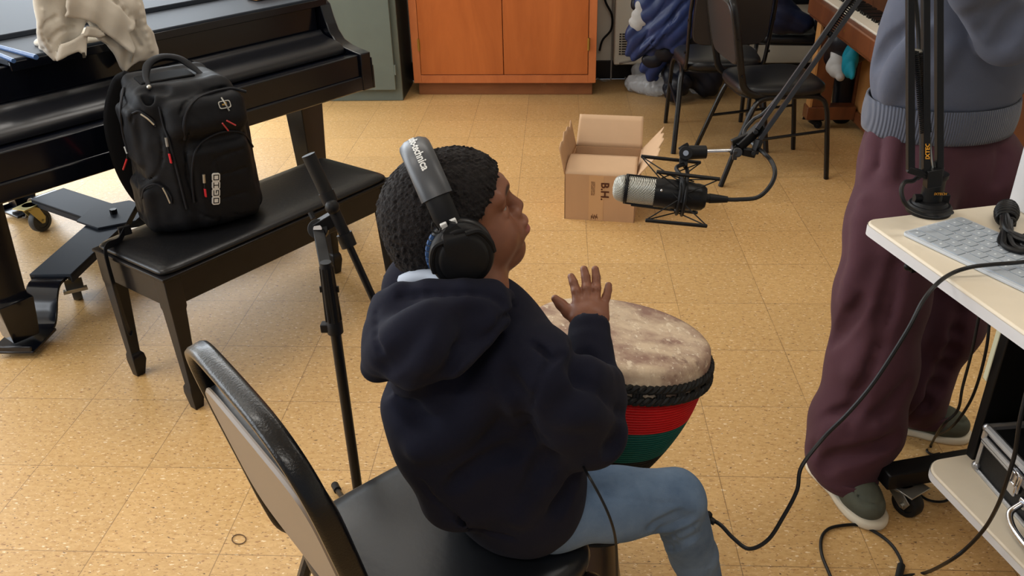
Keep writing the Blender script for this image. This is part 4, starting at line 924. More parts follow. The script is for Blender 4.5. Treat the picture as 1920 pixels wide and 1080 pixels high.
# ------------------------------------------------------------------ boom stand
def boomstand():
    pxy = D(640, 700, 1.70); pxy[2] = 0
    t = thing('boom_microphone_stand', pxy, 'black boom microphone stand between the piano bench and the seated child', 'microphone stand')
    zc = D(612, 585, 1.7)[2]; J = D(597, 430, 1.7); zt = J[2]
    def pz(z): return pxy+Zv*z
    MB().cyl(pz(.09), pz(zc+.02), .0105, seg=20).build('lower_tube', MAT['blackmetal'], t)
    m = MB(); m.lathe([(.0125, -.012), (.0155, -.012), (.0155, .012), (.014, .014), (.0145, .06), (.0125, .13), (.011, .135), (.0105, .14)], pz(zc), seg=24)
    for k in range(10): a = 2*PI*k/10; d = P(math.cos(a), math.sin(a), 0); m.bar(pz(zc+.016)+d*.0146, pz(zc+.13)+d*.0118, .003, .003)
    m.build('clutch_grip', MAT['blackplastic'], t)
    m = MB(); m.box(pz(zc)-RT*.008, (.036, .018, .018), RT); m.build('clutch_lever', MAT['blackplastic'], t, bevel=.002)
    MB().cyl(pz(zc+.1), pz(zt-.04), .0075, seg=16).build('upper_tube', MAT['blackmetal'], t)
    m = MB(); m.cyl(pz(zt-.075), pz(zt-.03), .0095, seg=16); m.bar(pz(zt-.062)-RT*.018, pz(zt-.062)+RT*.018, .004, .012); m.build('thread_nut', MAT['blackmetal'], t)
    # pivot disc plates and boom
    ax = unit(-FW+.1*RT); m = MB(); m.cyl(J-ax*.012, J+ax*.012, .020, seg=28); m.bar(J-RT*.004+UP*.002, D(636, 403, 1.695), .022, .026); m.bar(J-UP*.0, pz(zt-.035), .022, .016); pv = m.build('pivot', MAT['blackplastic'], t, bevel=.0015)
    MB().cyl(J+ax*.0115, J+ax*.014, .0085, seg=16).build('pivot_bolt', MAT['chrome'], pv)
    m = MB(); m.tube([D(582, 398, 1.7), D(588, 410, 1.7)], .006, 8); m.build('wing_lever', MAT['blackplastic'], pv)
    a = D(578, 290, 1.64); c = D(637, 415, 1.69); e = D(700, 556, 1.75); f = D(800, 780, 1.83); dv = unit(e-a)
    MB().cyl(a, D(613, 364, 1.67), .0135, seg=20).build('counterweight', MAT['rubber'], t)
    m = MB(); m.cyl(D(611, 360, 1.669), D(620, 380, 1.675), .0155, seg=20); m.cyl(D(617, 374, 1.672), D(652, 452, 1.705), .0115, seg=20); m.ball(D(623, 388, 1.665), .0145, 16); m.cyl(D(645, 438, 1.70), D(655, 462, 1.708), .016, seg=20); m.build('boom_clutch', MAT['blackplastic'], t)
    MB().cyl(D(650, 450, 1.704), f, .0075, seg=16).build('boom_tube', MAT['blackmetal'], t)
    for k in range(3):
        b_ = (2.05, 2.05+2.1, 2.05-2.1)[k]; d = P(math.cos(b_), math.sin(b_), 0)
        m = MB(); m.tube([pz(.14)+d*.012, pz(.012)+d*.30], .007, 10); l = m.build('leg', MAT['blackmetal'], t)
        m = MB(); m.cyl(pz(.022)+d*.28, pz(.012)+d*.315, .010, seg=12); m.build('rubber_foot', MAT['rubber'], l)
    MB().cyl(pz(.09), pz(.16), .016, seg=16).build('leg_hub', MAT['blackplastic'], t)
    o = thing('drum_microphone', f, 'small black microphone on the boom end behind the child', 'microphone')
    MB().cyl(f, f+dv*.06, .012, .016, seg=16).build('body', MAT['blackmetal'], o)
    MB().ball(f+dv*.075, .02, 14).build('grille', MAT['mesh_grille'], o)
boomstand()

# ------------------------------------------------------------------ djembe
def rayp(x, y, o, n):
    d = ray(x, y); return CAM+d*(((o-CAM)@n)/(d@n))
DH = G(1163, 619, .63)
DN = unit(RT*.125+UP*.885-FW*.32)
def drum():
    foot = DH-DN*.60; t = thing('djembe', (foot[0], foot[1], 0), 'goblet hand drum with red and green rope wrapping in front of the seated child', 'drum')
    R = .178; X_, Y_, _ = frame(DN, (0, 1, 0))
    m = MB(); m.lathe([(0, .0005), (R*.5, .0008), (R*.9, .001), (R-.006, -.0005), (R, -.006), (R+.002, -.014), (R+.004, -.034)], DH, DN, 96, cap=False); m.build('drum_skin', MAT['drumskin'], t, smooth=True)
    def rope_ring(r, h, wr, amp, n, ph, nm='rope_ring', mt='rope'):
        pts = []
        for i in range(n*8):
            a = 2*PI*i/(n*8); rr = r+amp*math.cos(i/8*2*PI+ph)*.5; hh = h+amp*math.sin(i/8*2*PI+ph); pts.append(DH+(X_*math.cos(a)+Y_*math.sin(a))*rr+DN*hh)
        return MB().tube(pts, wr, 7, close=True).build(nm, MAT[mt], t)
    rope_ring(R+.006, -.036, .0050, .0045, 46, 0); rope_ring(R+.006, -.036, .0050, .0045, 46, PI); rope_ring(R+.007, -.040, .0045, .001, 8, 0)
    rope_ring(R+.008, -.058, .0052, .0045, 46, 0); rope_ring(R+.008, -.058, .0052, .0045, 46, PI)
    m = MB(); m.lathe([(R-.002, -.03), (R+.003, -.045), (R+.002, -.066)], DH, DN, 96, cap=False); m.build('skin_fringe', MAT['drumskin'], t, smooth=True)
    for k in range(26):
        a = 2*PI*k/26; d = X_*math.cos(a)+Y_*math.sin(a); tt = np.cross(DN, d)
        m = MB(); p0 = DH+d*(R+.0065)-DN*.040; p1 = DH+d*(R+.0075)-DN*.056
        for s_ in (-.006, 0, .006): m.tube([p0+tt*s_, (p0+p1)/2+tt*s_+d*.002, p1+tt*s_], .0035, 6)
        m.build('rope_knot', MAT['rope'], t)
    prof = lambda h: .172+(.062-.172)*max(0, min(1, (h-.07)/.27))**1.7      # bowl radius by depth below the head
    def wrap(h0, h1, n, mt, nm):
        mm = MB(); dh = (h1-h0)/n; vs = []
        pr = []
        for k in range(n):
            for j in range(4):
                hh = h0+dh*(k+j/4); pr.append((prof(hh)+.002+.0036*math.sin(PI*(j/4)), -hh))
        pr.append((prof(h1)+.002, -h1)); mm.lathe(pr, DH, DN, 96, cap=False); return mm.build(nm, MAT[mt], t, autosm=25)
    wrap(.068, .138, 12, 'redrope', 'red_rope_wrap'); wrap(.138, .215, 13, 'greenrope', 'green_rope_wrap'); wrap(.215, .30, 12, 'rope', 'black_rope_wrap')
    m = MB(); m.lathe([(.150, -.06), (.12, -.2), (.056, -.29), (.056, -.34), (.064, -.40), (.075, -.47), (.092, -.54), (.105, -.585), (.104, -.598), (.085, -.598)], DH, DN, 64); m.build('wooden_shell', MAT['drumwood'], t)
    m = MB(); m.tube([DH+(X_*math.cos(a)+Y_*math.sin(a))*.069-DN*.335 for a in np.linspace(0, 2*PI, 41)[:-1]], .006, 8, close=True); m.tube([DH+(X_*math.cos(a)+Y_*math.sin(a))*.071-DN*.348 for a in np.linspace(0, 2*PI, 41)[:-1]], .006, 8, close=True); m.build('waist_ring', MAT['rope'], t)
    m = MB(); m.lathe([(.0615+.0008*h_+.003*abs(math.sin(h_*PI/4)), -.36-.0016*h_) for h_ in range(0, 49)], DH, DN, 64, cap=False); m.build('foot_rope_wrap', MAT['rope'], t)
def skinmat():
    m = bpy.data.materials.new('goat_skin'); m.use_nodes = True; nt = m.node_tree; L = nt.links; b = nt.nodes['Principled BSDF']
    tc = N(nt, 'ShaderNodeTexCoord')
    def noi(sc, st, rot=0, det=5, loc=(0, 0, 0)):
        mp = N(nt, 'ShaderNodeMapping'); mp.inputs['Scale'].default_value = st; mp.inputs['Rotation'].default_value = (0, 0, rot); mp.inputs['Location'].default_value = loc; L.new(tc.outputs['Object'], mp.inputs[0])
        n = N(nt, 'ShaderNodeTexNoise'); n.inputs['Scale'].default_value = sc; n.inputs['Detail'].default_value = det; n.inputs['Roughness'].default_value = .65; L.new(mp.outputs[0], n.inputs['Vector']); return n.outputs['Fac']
    r = N(nt, 'ShaderNodeValToRGB'); e = r.color_ramp.elements; e[0].position = .40; e[0].color = sr(142, 110, 96); e[1].position = .60; e[1].color = sr(206, 184, 156); L.new(noi(8, (1, 1, 1), .5, 8), r.inputs[0])
    prev = r.outputs[0]
    for sc, lo, hi, col, st, rot in ((60, .58, .66, sr(232, 216, 190), (1, .45, 1), .5), (34, .57, .68, sr(122, 92, 80), (1, .6, 1), .9), (110, .62, .68, sr(240, 230, 210), (1, .7, 1), .2)):
        mr = N(nt, 'ShaderNodeMapRange'); mr.inputs['From Min'].default_value = lo; mr.inputs['From Max'].default_value = hi; mr.inputs['To Max'].default_value = .7; L.new(noi(sc, st, rot), mr.inputs['Value'])
        mx = N(nt, 'ShaderNodeMix', data_type='RGBA'); L.new(mr.outputs[0], mx.inputs[0]); L.new(prev, mx.inputs[6]); mx.inputs[7].default_value = col; prev = mx.outputs[2]
    L.new(prev, b.inputs['Base Color']); b.inputs['Roughness'].default_value = .55
    bp = N(nt, 'ShaderNodeBump'); bp.inputs['Strength'].default_value = .25; bp.inputs['Distance'].default_value = .001; L.new(noi(90, (1, 1, 1)), bp.inputs['Height']); L.new(bp.outputs[0], b.inputs['Normal']); return m
MAT['drumskin'] = skinmat()
drum()
def hit(S, pts, off=0.0, t0=.7, t1=6.0, keep=True):
    """where the sight lines through pts meet (or pass nearest to) the soft form S"""
    R_ = np.array([ray(x, y) for x, y in pts]); L = np.linalg.norm(R_, axis=1); R_ = R_/L[:, None]; t = np.full(len(pts), t0); sel = range(len(S.p)); bd = np.full(len(pts), 1e9); bt = t.copy()
    for _ in range(90):
        d = S._eval(CAM+R_*t[:, None], sel); m = d < bd; bd = np.where(m, d, bd); bt = np.where(m, t, bt); t = np.where((d > .0003) & (t < t1), t+np.minimum(d*.8, .08), t)
    out = CAM+R_*(bt-off)[:, None]; return [out[i] for i in range(len(out)) if keep or bd[i] < .002]
def groove(S, pts, r=.004, k=.008, op='-', off=0.0, n=3):
    h = hit(S, pts, off, keep=False)
    if len(h) < 2: return
    h = smoothpath(h, n) if len(h) > 2 else h; jump = np.median([np.linalg.norm(h[i+1]-h[i]) for i in range(len(h)-1)])*3
    for i in range(len(h)-1): 
        if np.linalg.norm(h[i+1]-h[i]) < jump: S.cap(h[i], h[i+1], r, r, k, op)

# ------------------------------------------------------------------ backpack
def backpack():
    C = P(.318, .322, .4715); X = unit(P(.76, .65, 0)); Y = P(-X[1], X[0], 0); R3 = np.array([X, Y, Zv])
    def b(x, y, z): return C+X*x+Y*y+Zv*z
    t = thing('backpack', C, 'large black backpack with red zip pulls standing upright on the piano bench', 'backpack')
    S = Sdf(.0042)
    S.rbox(b(0, .005, .21), (.153, .115, .21), .05, R3, .01, taper=(.08, .10))
    S.rbox(b(.012, -.085, .165), (.128, .055, .16), .045, R3, .02, taper=(.05, .15))
    S.rbox(b(.035, -.125, .135), (.095, .032, .125), .03, R3, .012)
    S.rbox(b(.03, -.095, .325), (.118, .055, .058), .04, basis(unit(Zv*1+Y*.35), X), .012)
    S.rbox(b(-.145, -.005, .285), (.022, .065, .085), .02, R3, .012); S.rbox(b(-.150, -.02, .085), (.030, .075, .078), .028, R3, .012)
    S.rbox(b(.145, -.005, .2), (.022, .07, .14), .02, R3, .012)
    S.rbox(b(0, .10, .22), (.14, .03, .21), .03, R3, .015, taper=(.12, 0))
    S.cap(b(-.112, -.055, .425), b(-.06, -.075, .42), .020, .024, .01, '-'); S.cap(b(-.105, -.075, .40), b(-.10, -.085, .34), .018, .010, .01, '-')
    S.disp = lambda Q: .0022*wob(Q, 38, 1)+.001*wob(Q, 95, 3)
    S0 = Sdf(.004); S0.p = list(S.p)
    seams = [[(237, 160), (228, 200), (232, 250), (245, 300), (258, 350)], [(301, 210), (312, 250), (330, 320), (345, 380), (356, 400)],
             [(338, 215), (350, 190), (385, 172), (430, 162), (466, 175), (468, 210)], [(365, 285), (380, 262), (420, 245), (460, 250), (480, 290), (492, 340), (498, 390)],
             [(358, 240), (349, 275), (352, 330), (366, 378)], [(395, 310), (410, 295), (455, 280)], [(408, 330), (460, 315), (488, 300)], [(412, 375), (460, 360), (495, 345)], [(365, 395), (400, 410), (440, 402), (490, 380)],
             [(395, 290), (412, 320), (415, 400), (410, 420)], [(246, 230), (250, 215), (265, 208), (290, 230), (301, 260), (304, 300), (290, 330), (268, 335), (250, 300)],
             [(268, 400), (264, 365), (275, 350), (300, 345), (316, 360)]]
    for sm_ in seams: groove(S, sm_, .0028, .005)
    body = S.build('body', MAT['nylon'], t, 1)
    def line(pts, r, mt, nm, par=t, off=.0015):
        h = hit(S0, pts, off); return MB().tube(smoothpath(h, 4), r, 7).build(nm, MAT[mt], par)
    line([(364, 380), (360, 330), (366, 285), (385, 262), (420, 247), (455, 250), (474, 275)], .0035, 'nylon2', 'zip')
    line([(346, 262), (345, 235), (352, 205), (378, 180), (430, 166), (462, 172)], .0045, 'nylon2', 'zip')
    line([(298, 200), (306, 235), (318, 268), (332, 320), (350, 392)], .0035, 'nylon2', 'zip')
    line([(232, 165), (226, 205), (231, 250), (240, 285)], .004, 'nylon2', 'zip'); line([(248, 213), (262, 209), (285, 225), (292, 237)], .003, 'nylon2', 'zip'); line([(266, 372), (272, 352), (295, 346), (318, 365), (322, 382)], .003, 'nylon2', 'zip')
    for pts, rp in (([(311, 258), (314, 275)], [(317, 288), (321, 306)]), ([(382, 327), (383, 343)], [(384, 354), (386, 369)]), ([(234, 275), (239, 288)], [(238, 298), (231, 318)])):
        pl_ = line(pts, .0042, 'zinc', 'zip_pull', off=.006); line([pts[-1], rp[0]], .002, 'nylon2', 'pull_cord', pl_, .007); m = MB(); h = hit(S0, rp, .007); m.bar(h[0], h[1], .010 if rp[0][0] > 300 else .005, .004, up=X); m.build('red_tab', MAT['red'], pl_, bevel=.0008)
    for pts in ([(264, 214), (276, 222), (289, 234)], [(305, 352), (312, 365), (319, 381)], [(415, 183), (423, 196), (430, 208)]): line(pts, .0026, 'zinc', 'zip_pull', off=.005)
    for pts in ([(417, 231), (428, 245)], [(425, 226), (442, 235)]): line(pts, .0022, 'redcord', 'pull_cord', off=.005)
    # emblem patch and lettered badge
    h = hit(S0, [(408, 205), (434, 200), (411, 186), (434, 188), (421, 196)], .0025)
    m = MB(); ex = unit(h[1]-h[0]); ey = unit(h[2]-h[0]); ey = unit(ey-ex*(ey@ex)); pl = rrect(-.017, -.011, .017, .011, .006); nn = np.cross(ex, ey); m.prism(pl, h[4]-nn*.001, ex, ey, nn, .003); em = m.build('emblem', MAT['zinc'], body)
    m = MB(); m.prism(rrect(-.0145, -.0085, .0145, .0085, .005), h[4]+nn*.0016, ex, ey, nn, .001); m.build('emblem_field', MAT['nylon'], em)
    m = MB(); m.box(h[4]+nn*.003-ex*.002, (.012, .003, .001), ex, ey); m.box(h[4]+nn*.003+ex*.004, (.003, .012, .001), ex, ey); m.build('emblem_mark', MAT['brass'], em)
    h = hit(S0, [(405, 383), (405, 325), (412, 355), (398, 355)], .003); up_ = unit(h[1]-h[0]); sd = unit(h[2]-h[3]); sd = unit(sd-up_*(sd@up_)); nn = np.cross(up_, -sd); Lh = np.linalg.norm(h[1]-h[0]); 
    if nn@(CAM-h[0]) < 0: nn = -nn
    bd = MB(); hw = .0115
    cl = Lh/4
    for k, ch in enumerate('OIGO'[::-1] if False else 'OGIO'):
        c0 = h[0]+up_*(cl*(k+.5)); bd.prism(rrect(-cl*.5-.0008, -hw, cl*.5+.0008, hw, .006), c0-nn*.002, up_, -sd, nn*(1 if np.cross(up_, -sd)@nn > 0 else 1), .0035)
    bg_ = bd.build('badge', MAT['white'], body)
    m = MB()
    def seg(c, x0, y0, x1, y1): m.box(c+up_*((x0+x1)/2)-sd*((y0+y1)/2)+nn*.002, (abs(x1-x0)+.0022, abs(y1-y0)+.0022, .0012), up_, -sd, nn)
    a_, b_ = cl*.30, hw*.60
    for k, ch in enumerate('OGIO'):
        c0 = h[0]+up_*(cl*(k+.5))
        if ch in 'O': seg(c0, -a_, -b_, -a_, b_); seg(c0, a_, -b_, a_, b_); seg(c0, -a_, -b_, a_, -b_); seg(c0, -a_, b_, a_, b_)
        if ch == 'G': seg(c0, -a_, -b_, -a_, b_); seg(c0, -a_, -b_, a_, -b_); seg(c0, -a_, b_, a_, b_); seg(c0, a_, -b_, a_, 0); seg(c0, 0, 0, a_, 0)
        if ch == 'I': seg(c0, 0, -b_, 0, b_); seg(c0, -a_, -b_, a_, -b_); seg(c0, -a_, b_, a_, b_)
    m.build('badge_letters', MAT['nylon'], bg_)
    # grab handle
    path = smoothpath([b(-.085, -.035, .415), b(-.075, .01, .435), b(-.05, .05, .458), b(-.005, .065, .466), b(.04, .055, .455), b(.065, .02, .43), b(.075, -.01, .415)], 6); n = len(path)
    m = MB(); m.sweep(path, [(math.cos(2*PI*k/12)*.014, math.sin(2*PI*k/12)*.009) for k in range(12)], scale=[.55+.6*math.sin(PI*min(1, max(0, (i/n-.12)/.76))) for i in range(n)], par=False); m.build('grab_handle', MAT['nylon'], t)
    m = MB(); m.ball(b(-.088, -.048, .418), .007, 12); m.build('rivet', MAT['zinc'], t)
    # shoulder straps on the back, one hanging past the bench end
    for sx, nm in ((-.105, 0), (.09, 1)):
        path = smoothpath([b(sx*.8, .12, .41), b(sx*1.05, .165, .38), b(sx*1.15-.03*(1-nm), .175, .28), b(sx*1.15-.035*(1-nm), .165, .15), b(sx*1.1-.02*(1-nm), .15, .06), b(sx*1.05, .13, .025)], 7)
        m = MB(); m.sweep(path, [(-.030, -.006), (-.02, -.010), (.02, -.010), (.030, -.006), (.030, .006), (.02, .010), (-.02, .010), (-.030, .006)], up=Y, par=True); s_ = m.build('shoulder_strap', MAT['mesh'], t, smooth=True)
    p_ = G(234, 432, .49); q = G(222, 452, .474); r_ = G(228, 480, .455); e1, e2 = BX, BY
    hang = [b(-.13, .145, .045), p_, q, bp_(-.452, .075, .478), bp_(-.462, .07, .44), bp_(-.464, .065, .33), bp_(-.462, .06, .215), bp_(-.455, .055, .20)]
    m = MB(); m.sweep(smoothpath(hang, 7), [(-.0125, -.001), (.0125, -.001), (.0125, .001), (-.0125, .001)], up=BX); m.build('strap_webbing', MAT['nylon2'], t)
    m = MB(); m.box(p_, (.035, .012, .03), X, Y); m.build('strap_buckle', MAT['blackplastic'], t, bevel=.003)
    m = MB(); m.prism([(-.08, -.04), (.07, -.045), (.075, .05), (-.075, .05)], b(-.02, .02, .418), X, Y, Zv, .008); m.build('top_panel', MAT['mesh'], t, bevel=.006, bseg=3)
backpack()

# ------------------------------------------------------------------ cream jacket over the piano
def pplane(x, y, off):     # point on a plane parallel to the piano front, off metres behind its front edge
    return rayp(x, y, pp(0, off, 0), PY)
def jacket_cream():
    t = thing('jacket', pp(-1.0, .2, .9), 'cream knit jacket draped over the front of the grand piano', 'jacket')
    S = Sdf(.0036)
    def sheet(pts, off, th, seed, amp=.006, k=.0025):
        o = pp(-1.0, off, .9); S.poly(o, PX, Zv, PY, [((pplane(x, y, off)-o)@PX, (pplane(x, y, off)-o)[2]) for x, y in pts], th, k, warp=lambda x, y: amp*(np.sin(x*32+seed+14*y)+.6*np.sin(y*45+seed*2+x*22))+.5*amp*np.sin(x*75-y*40+seed))
    sheet([(62, -45), (63, 30), (66, 62), (76, 88), (98, 114), (106, 112), (118, 104), (150, 70), (170, 20), (172, -45)], .178, .010, 1, .008)
    sheet([(160, -45), (262, -45), (268, 10), (272, 44), (288, 62), (295, 92), (294, 112), (262, 116), (236, 137), (226, 126), (212, 100), (200, 84), (178, 74), (165, 40)], .168, .010, 4, .008)
    sheet([(122, -45), (122, 32), (160, 38), (180, 46), (200, 66), (232, 90), (252, 106), (255, 92), (244, 62), (250, 46), (246, 38), (226, 14), (200, -4), (196, -45)], .142, .007, 2, .005)
    sheet([(108, 92), (112, 82), (138, 74), (158, 62), (166, 70), (160, 108), (146, 98), (126, 104), (106, 114)], .155, .007, 6, .004); sheet([(156, 68), (160, 48), (178, 50), (198, 66), (186, 72)], .150, .009, 3, .004)
    for a, b_ in (((-1.08, .24), (-.84, .24)), ((-1.06, .32), (-.86, .33))): S.cap(pp(*a, .940), pp(*b_, .940), .03, .035, .02, flat=(Zv, .5))
    S.disp = lambda Q: .0022*wob(Q, 30, 2)+.0010*wob(Q, 70, 5)
    for g_, op in (([(75, 60), (85, 45), (105, 32), (122, 20)], '-'), ([(248, 60), (262, 85), (252, 105)], '-'), ([(210, -5), (235, 18), (258, 52)], '-'), ([(84, 90), (110, 60), (140, 52)], '-'), ([(80, 20), (75, 60), (92, 92)], '+'), ([(215, -5), (246, 35), (247, 55)], '+'), ([(262, 10), (272, 55), (284, 95)], '+')): groove(S, g_, .004, .010, op)
    S.build('jacket_cloth', MAT['cream'], t, 1)
    m = MB(); h = hit(S, [(249, 103), (247, 110), (246, 116)], .003); m.tube(h, .003, 6); m.build('zip_pull', MAT['zinc'], t)
    m = MB(); h = hit(S, [(156, 98), (158, 108)], .003)
    if len(h) > 1: m.bar(h[0], h[1], .008, .004); m.build('zip_end', MAT['zinc'], t)
jacket_cream()
for k, (a, b_) in enumerate((((-20, 90), (70, 115)), ((-10, 106), (28, 122)))):
    p0 = G(a[0], a[1], .925); p1 = G(b_[0], b_[1], .925); 
    o = MB().tube([p0, p1], .0075 if k == 0 else .0065, 12).build('mallet', MAT['bluemallet'])
    tag(o, ('longer blue wrapped drumstick lying on the piano edge left of the cream jacket', 'shorter grey-blue drumstick lying in front of the longer one on the piano')[k], 'drumstick')
    o.location.z += .012
t = thing('wooden_block', pp(-.16, .36, .934), 'small brown wooden box resting on top of the grand piano', 'box'); MB().box(pp(-.17, .37, .952), (.14, .07, .03), PX, PY).build('block_body', MAT['pwoodl'], t, bevel=.003)

# ------------------------------------------------------------------ coats, bags and chairs by the back wall
def chairC(x, y, rz, lab): return make_chair((x, y, 0), rz, lab, top=.84)
chairC(2.72, 3.02, rz_of(-.1, -1), 'black padded chair by the back wall holding the dark blue coat')
chairC(3.26, 2.99, rz_of(.05, -1), 'black padded chair by the back wall under the black garment bag')
def coat(name, cat, label, parts, mats_, disp, base, part='cloth', res=.007, grooves=(), sm=1, post=None):
    t = thing(name, base, label, cat); S = Sdf(res)
    for pts, r, k, fl in parts: S.chain([np.asarray(p, float) for p in pts], r, k, flat=fl)
    S.disp = disp
    for g_, r, op in grooves: groove(S, g_, r, .01, op)
    S.build(part, mats_, t, sm); return t, S
Wp = lambda x, y, Y=3.1: wallpt(x, y, Y)
nY = P(0, 1, 0)
def dfold(f, seed, dirv, amp):
    dirv = np.asarray(dirv, float)
    def fn(Q):
        u = Q@dirv*f+1.3*wob(Q, 9, seed); return amp*np.abs(np.sin(u))*-1+amp*.5*wob(Q, 30, seed+1)
    return fn
coat('blue_coat', 'coat', 'bright blue nylon coat slumped against the wall heater', [
    ([Wp(1265, -60), Wp(1235, 10), Wp(1205, 70), Wp(1188, 100)], [.13, .11, .075, .03], .03, (nY, .45)),
    ([Wp(1285, -40, 3.05), Wp(1262, 40, 3.05), Wp(1232, 75, 3.05)], [.1, .08, .05], .03, (nY, .45)),
    ([Wp(1220, -60, 3.15), Wp(1220, 0, 3.15), Wp(1222, 40, 3.15)], [.06, .05, .03], .03, (nY, .5)),
    ([Wp(1250, 80, 3.12), Wp(1222, 125, 3.12), Wp(1225, 142, 3.12)], [.07, .05, .03], .02, (nY, .5)),
    ([Wp(1290, 20, 3.04), Wp(1275, 60, 3.04), Wp(1262, 88, 3.04)], [.05, .05, .025], .02, (nY, .5))],
    MAT['blue'], dfold(42, 1, (.78, 0, -.62), .008), Wp(1230, 60), grooves=(([(1250, 0), (1225, 40), (1195, 100)], .006, '-'), ([(1280, 5), (1240, 60), (1195, 112)], .012, '-'), ([(1268, 30), (1240, 75)], .010, '-')))
coat('navy_coat', 'coat', 'very dark navy coat bunched beneath the bright blue coat', [
    ([Wp(1290, -40, 3.22), Wp(1300, 60, 3.22), Wp(1280, 130, 3.15), Wp(1262, 165, 3.05)], [.12, .14, .10, .05], .04, (nY, .6)),
    ([Wp(1262, 85, 3.10), Wp(1215, 118, 3.10)], [.07, .03], .03, (nY, .6)), ([Wp(1330, 60, 3.2), Wp(1330, 160, 3.1)], [.12, .07], .04, (nY, .6)),
    ([Wp(1275, 160, 3.05), Wp(1262, 178, 3.0)], [.06, .04], .03, (nY, .7)), ([Wp(1192, -40, 3.2), Wp(1193, 10, 3.2)], [.03, .022], .01, None)],
    MAT['navyshell'], dfold(40, 4, (.7, .1, .7), .010), Wp(1280, 170, 3.1))
coat('white_scarf', 'scarf', 'white cloth sleeve hanging down beside the bright blue coat', [
    ([Wp(1215, -50, 3.08), Wp(1206, 10, 3.08), Wp(1198, 40, 3.08), Wp(1190, 62, 3.08)], [.028, .026, .04, .018], .02, (nY, .5))], MAT['greycloth'], dfold(60, 8, (.5, 0, .8), .005), Wp(1200, 20), res=.006)
coat('plastic_bag', 'bag', 'crumpled clear plastic bag of rolled stuff on the floor under the coats', [
    ([G(1188, 172)+Zv*.055, G(1225, 178)+Zv*.06, G(1245, 180)+Zv*.055], [.055, .065, .05], .02, None), ([G(1195, 160)+Zv*.09, G(1240, 165)+Zv*.08], [.05, .05], .02, None),
    ([G(1290, 172)+Zv*.045, G(1315, 178)+Zv*.05, G(1325, 172)+Zv*.06], [.04, .05, .03], .02, None)], MAT['plastic'], lambda Q: .008*wob(Q, 60, 3)+.004*np.abs(wob(Q, 130, 1)), G(1210, 175), part='film', res=.006)
coat('blue_parka', 'coat', 'dark blue parka thrown over the chair by the back wall', [
    ([P(2.55, 2.86, .80), P(2.85, 2.9, .78)], [.10, .09], .03, (nY, .7)), ([P(2.50, 2.80, .66), P(2.58, 2.78, .57), P(2.72, 2.76, .52)], [.10, .08, .05], .03, None), ([P(2.62, 2.95, .9), P(2.8, 2.98, .9)], [.1, .1], .04, None),
    ([P(2.5, 2.80, .62), P(2.6, 2.78, .52)], [.05, .055], .02, None)], MAT['blue2'] if 'blue2' in MAT else mat('deep_blue_nylon', sr(20, 28, 52), .45, noise=.25, nscale=6), dfold(35, 6, (.3, .1, .9), .01), (2.65, 2.9, .45))
coat('garment_bag', 'bag', 'black garment bag hung between the stacked chairs and the brown piano', [
    ([P(3.02, 2.72, 1.0), P(3.03, 2.74, .7), P(3.06, 2.76, .45), P(3.08, 2.74, .36)], [.13, .13, .11, .04], .04, (nY, .6)), ([P(2.9, 2.85, .8), P(2.9, 2.85, .5)], [.10, .09], .03, (nY, .6)), ([P(2.96, 2.66, .34), P(2.98, 2.66, .06)], [.06, .06], .03, (nY, .6))], MAT['navyshell'], dfold(24, 9, (.9, .1, .3), .008), (3.0, 2.8, 0))

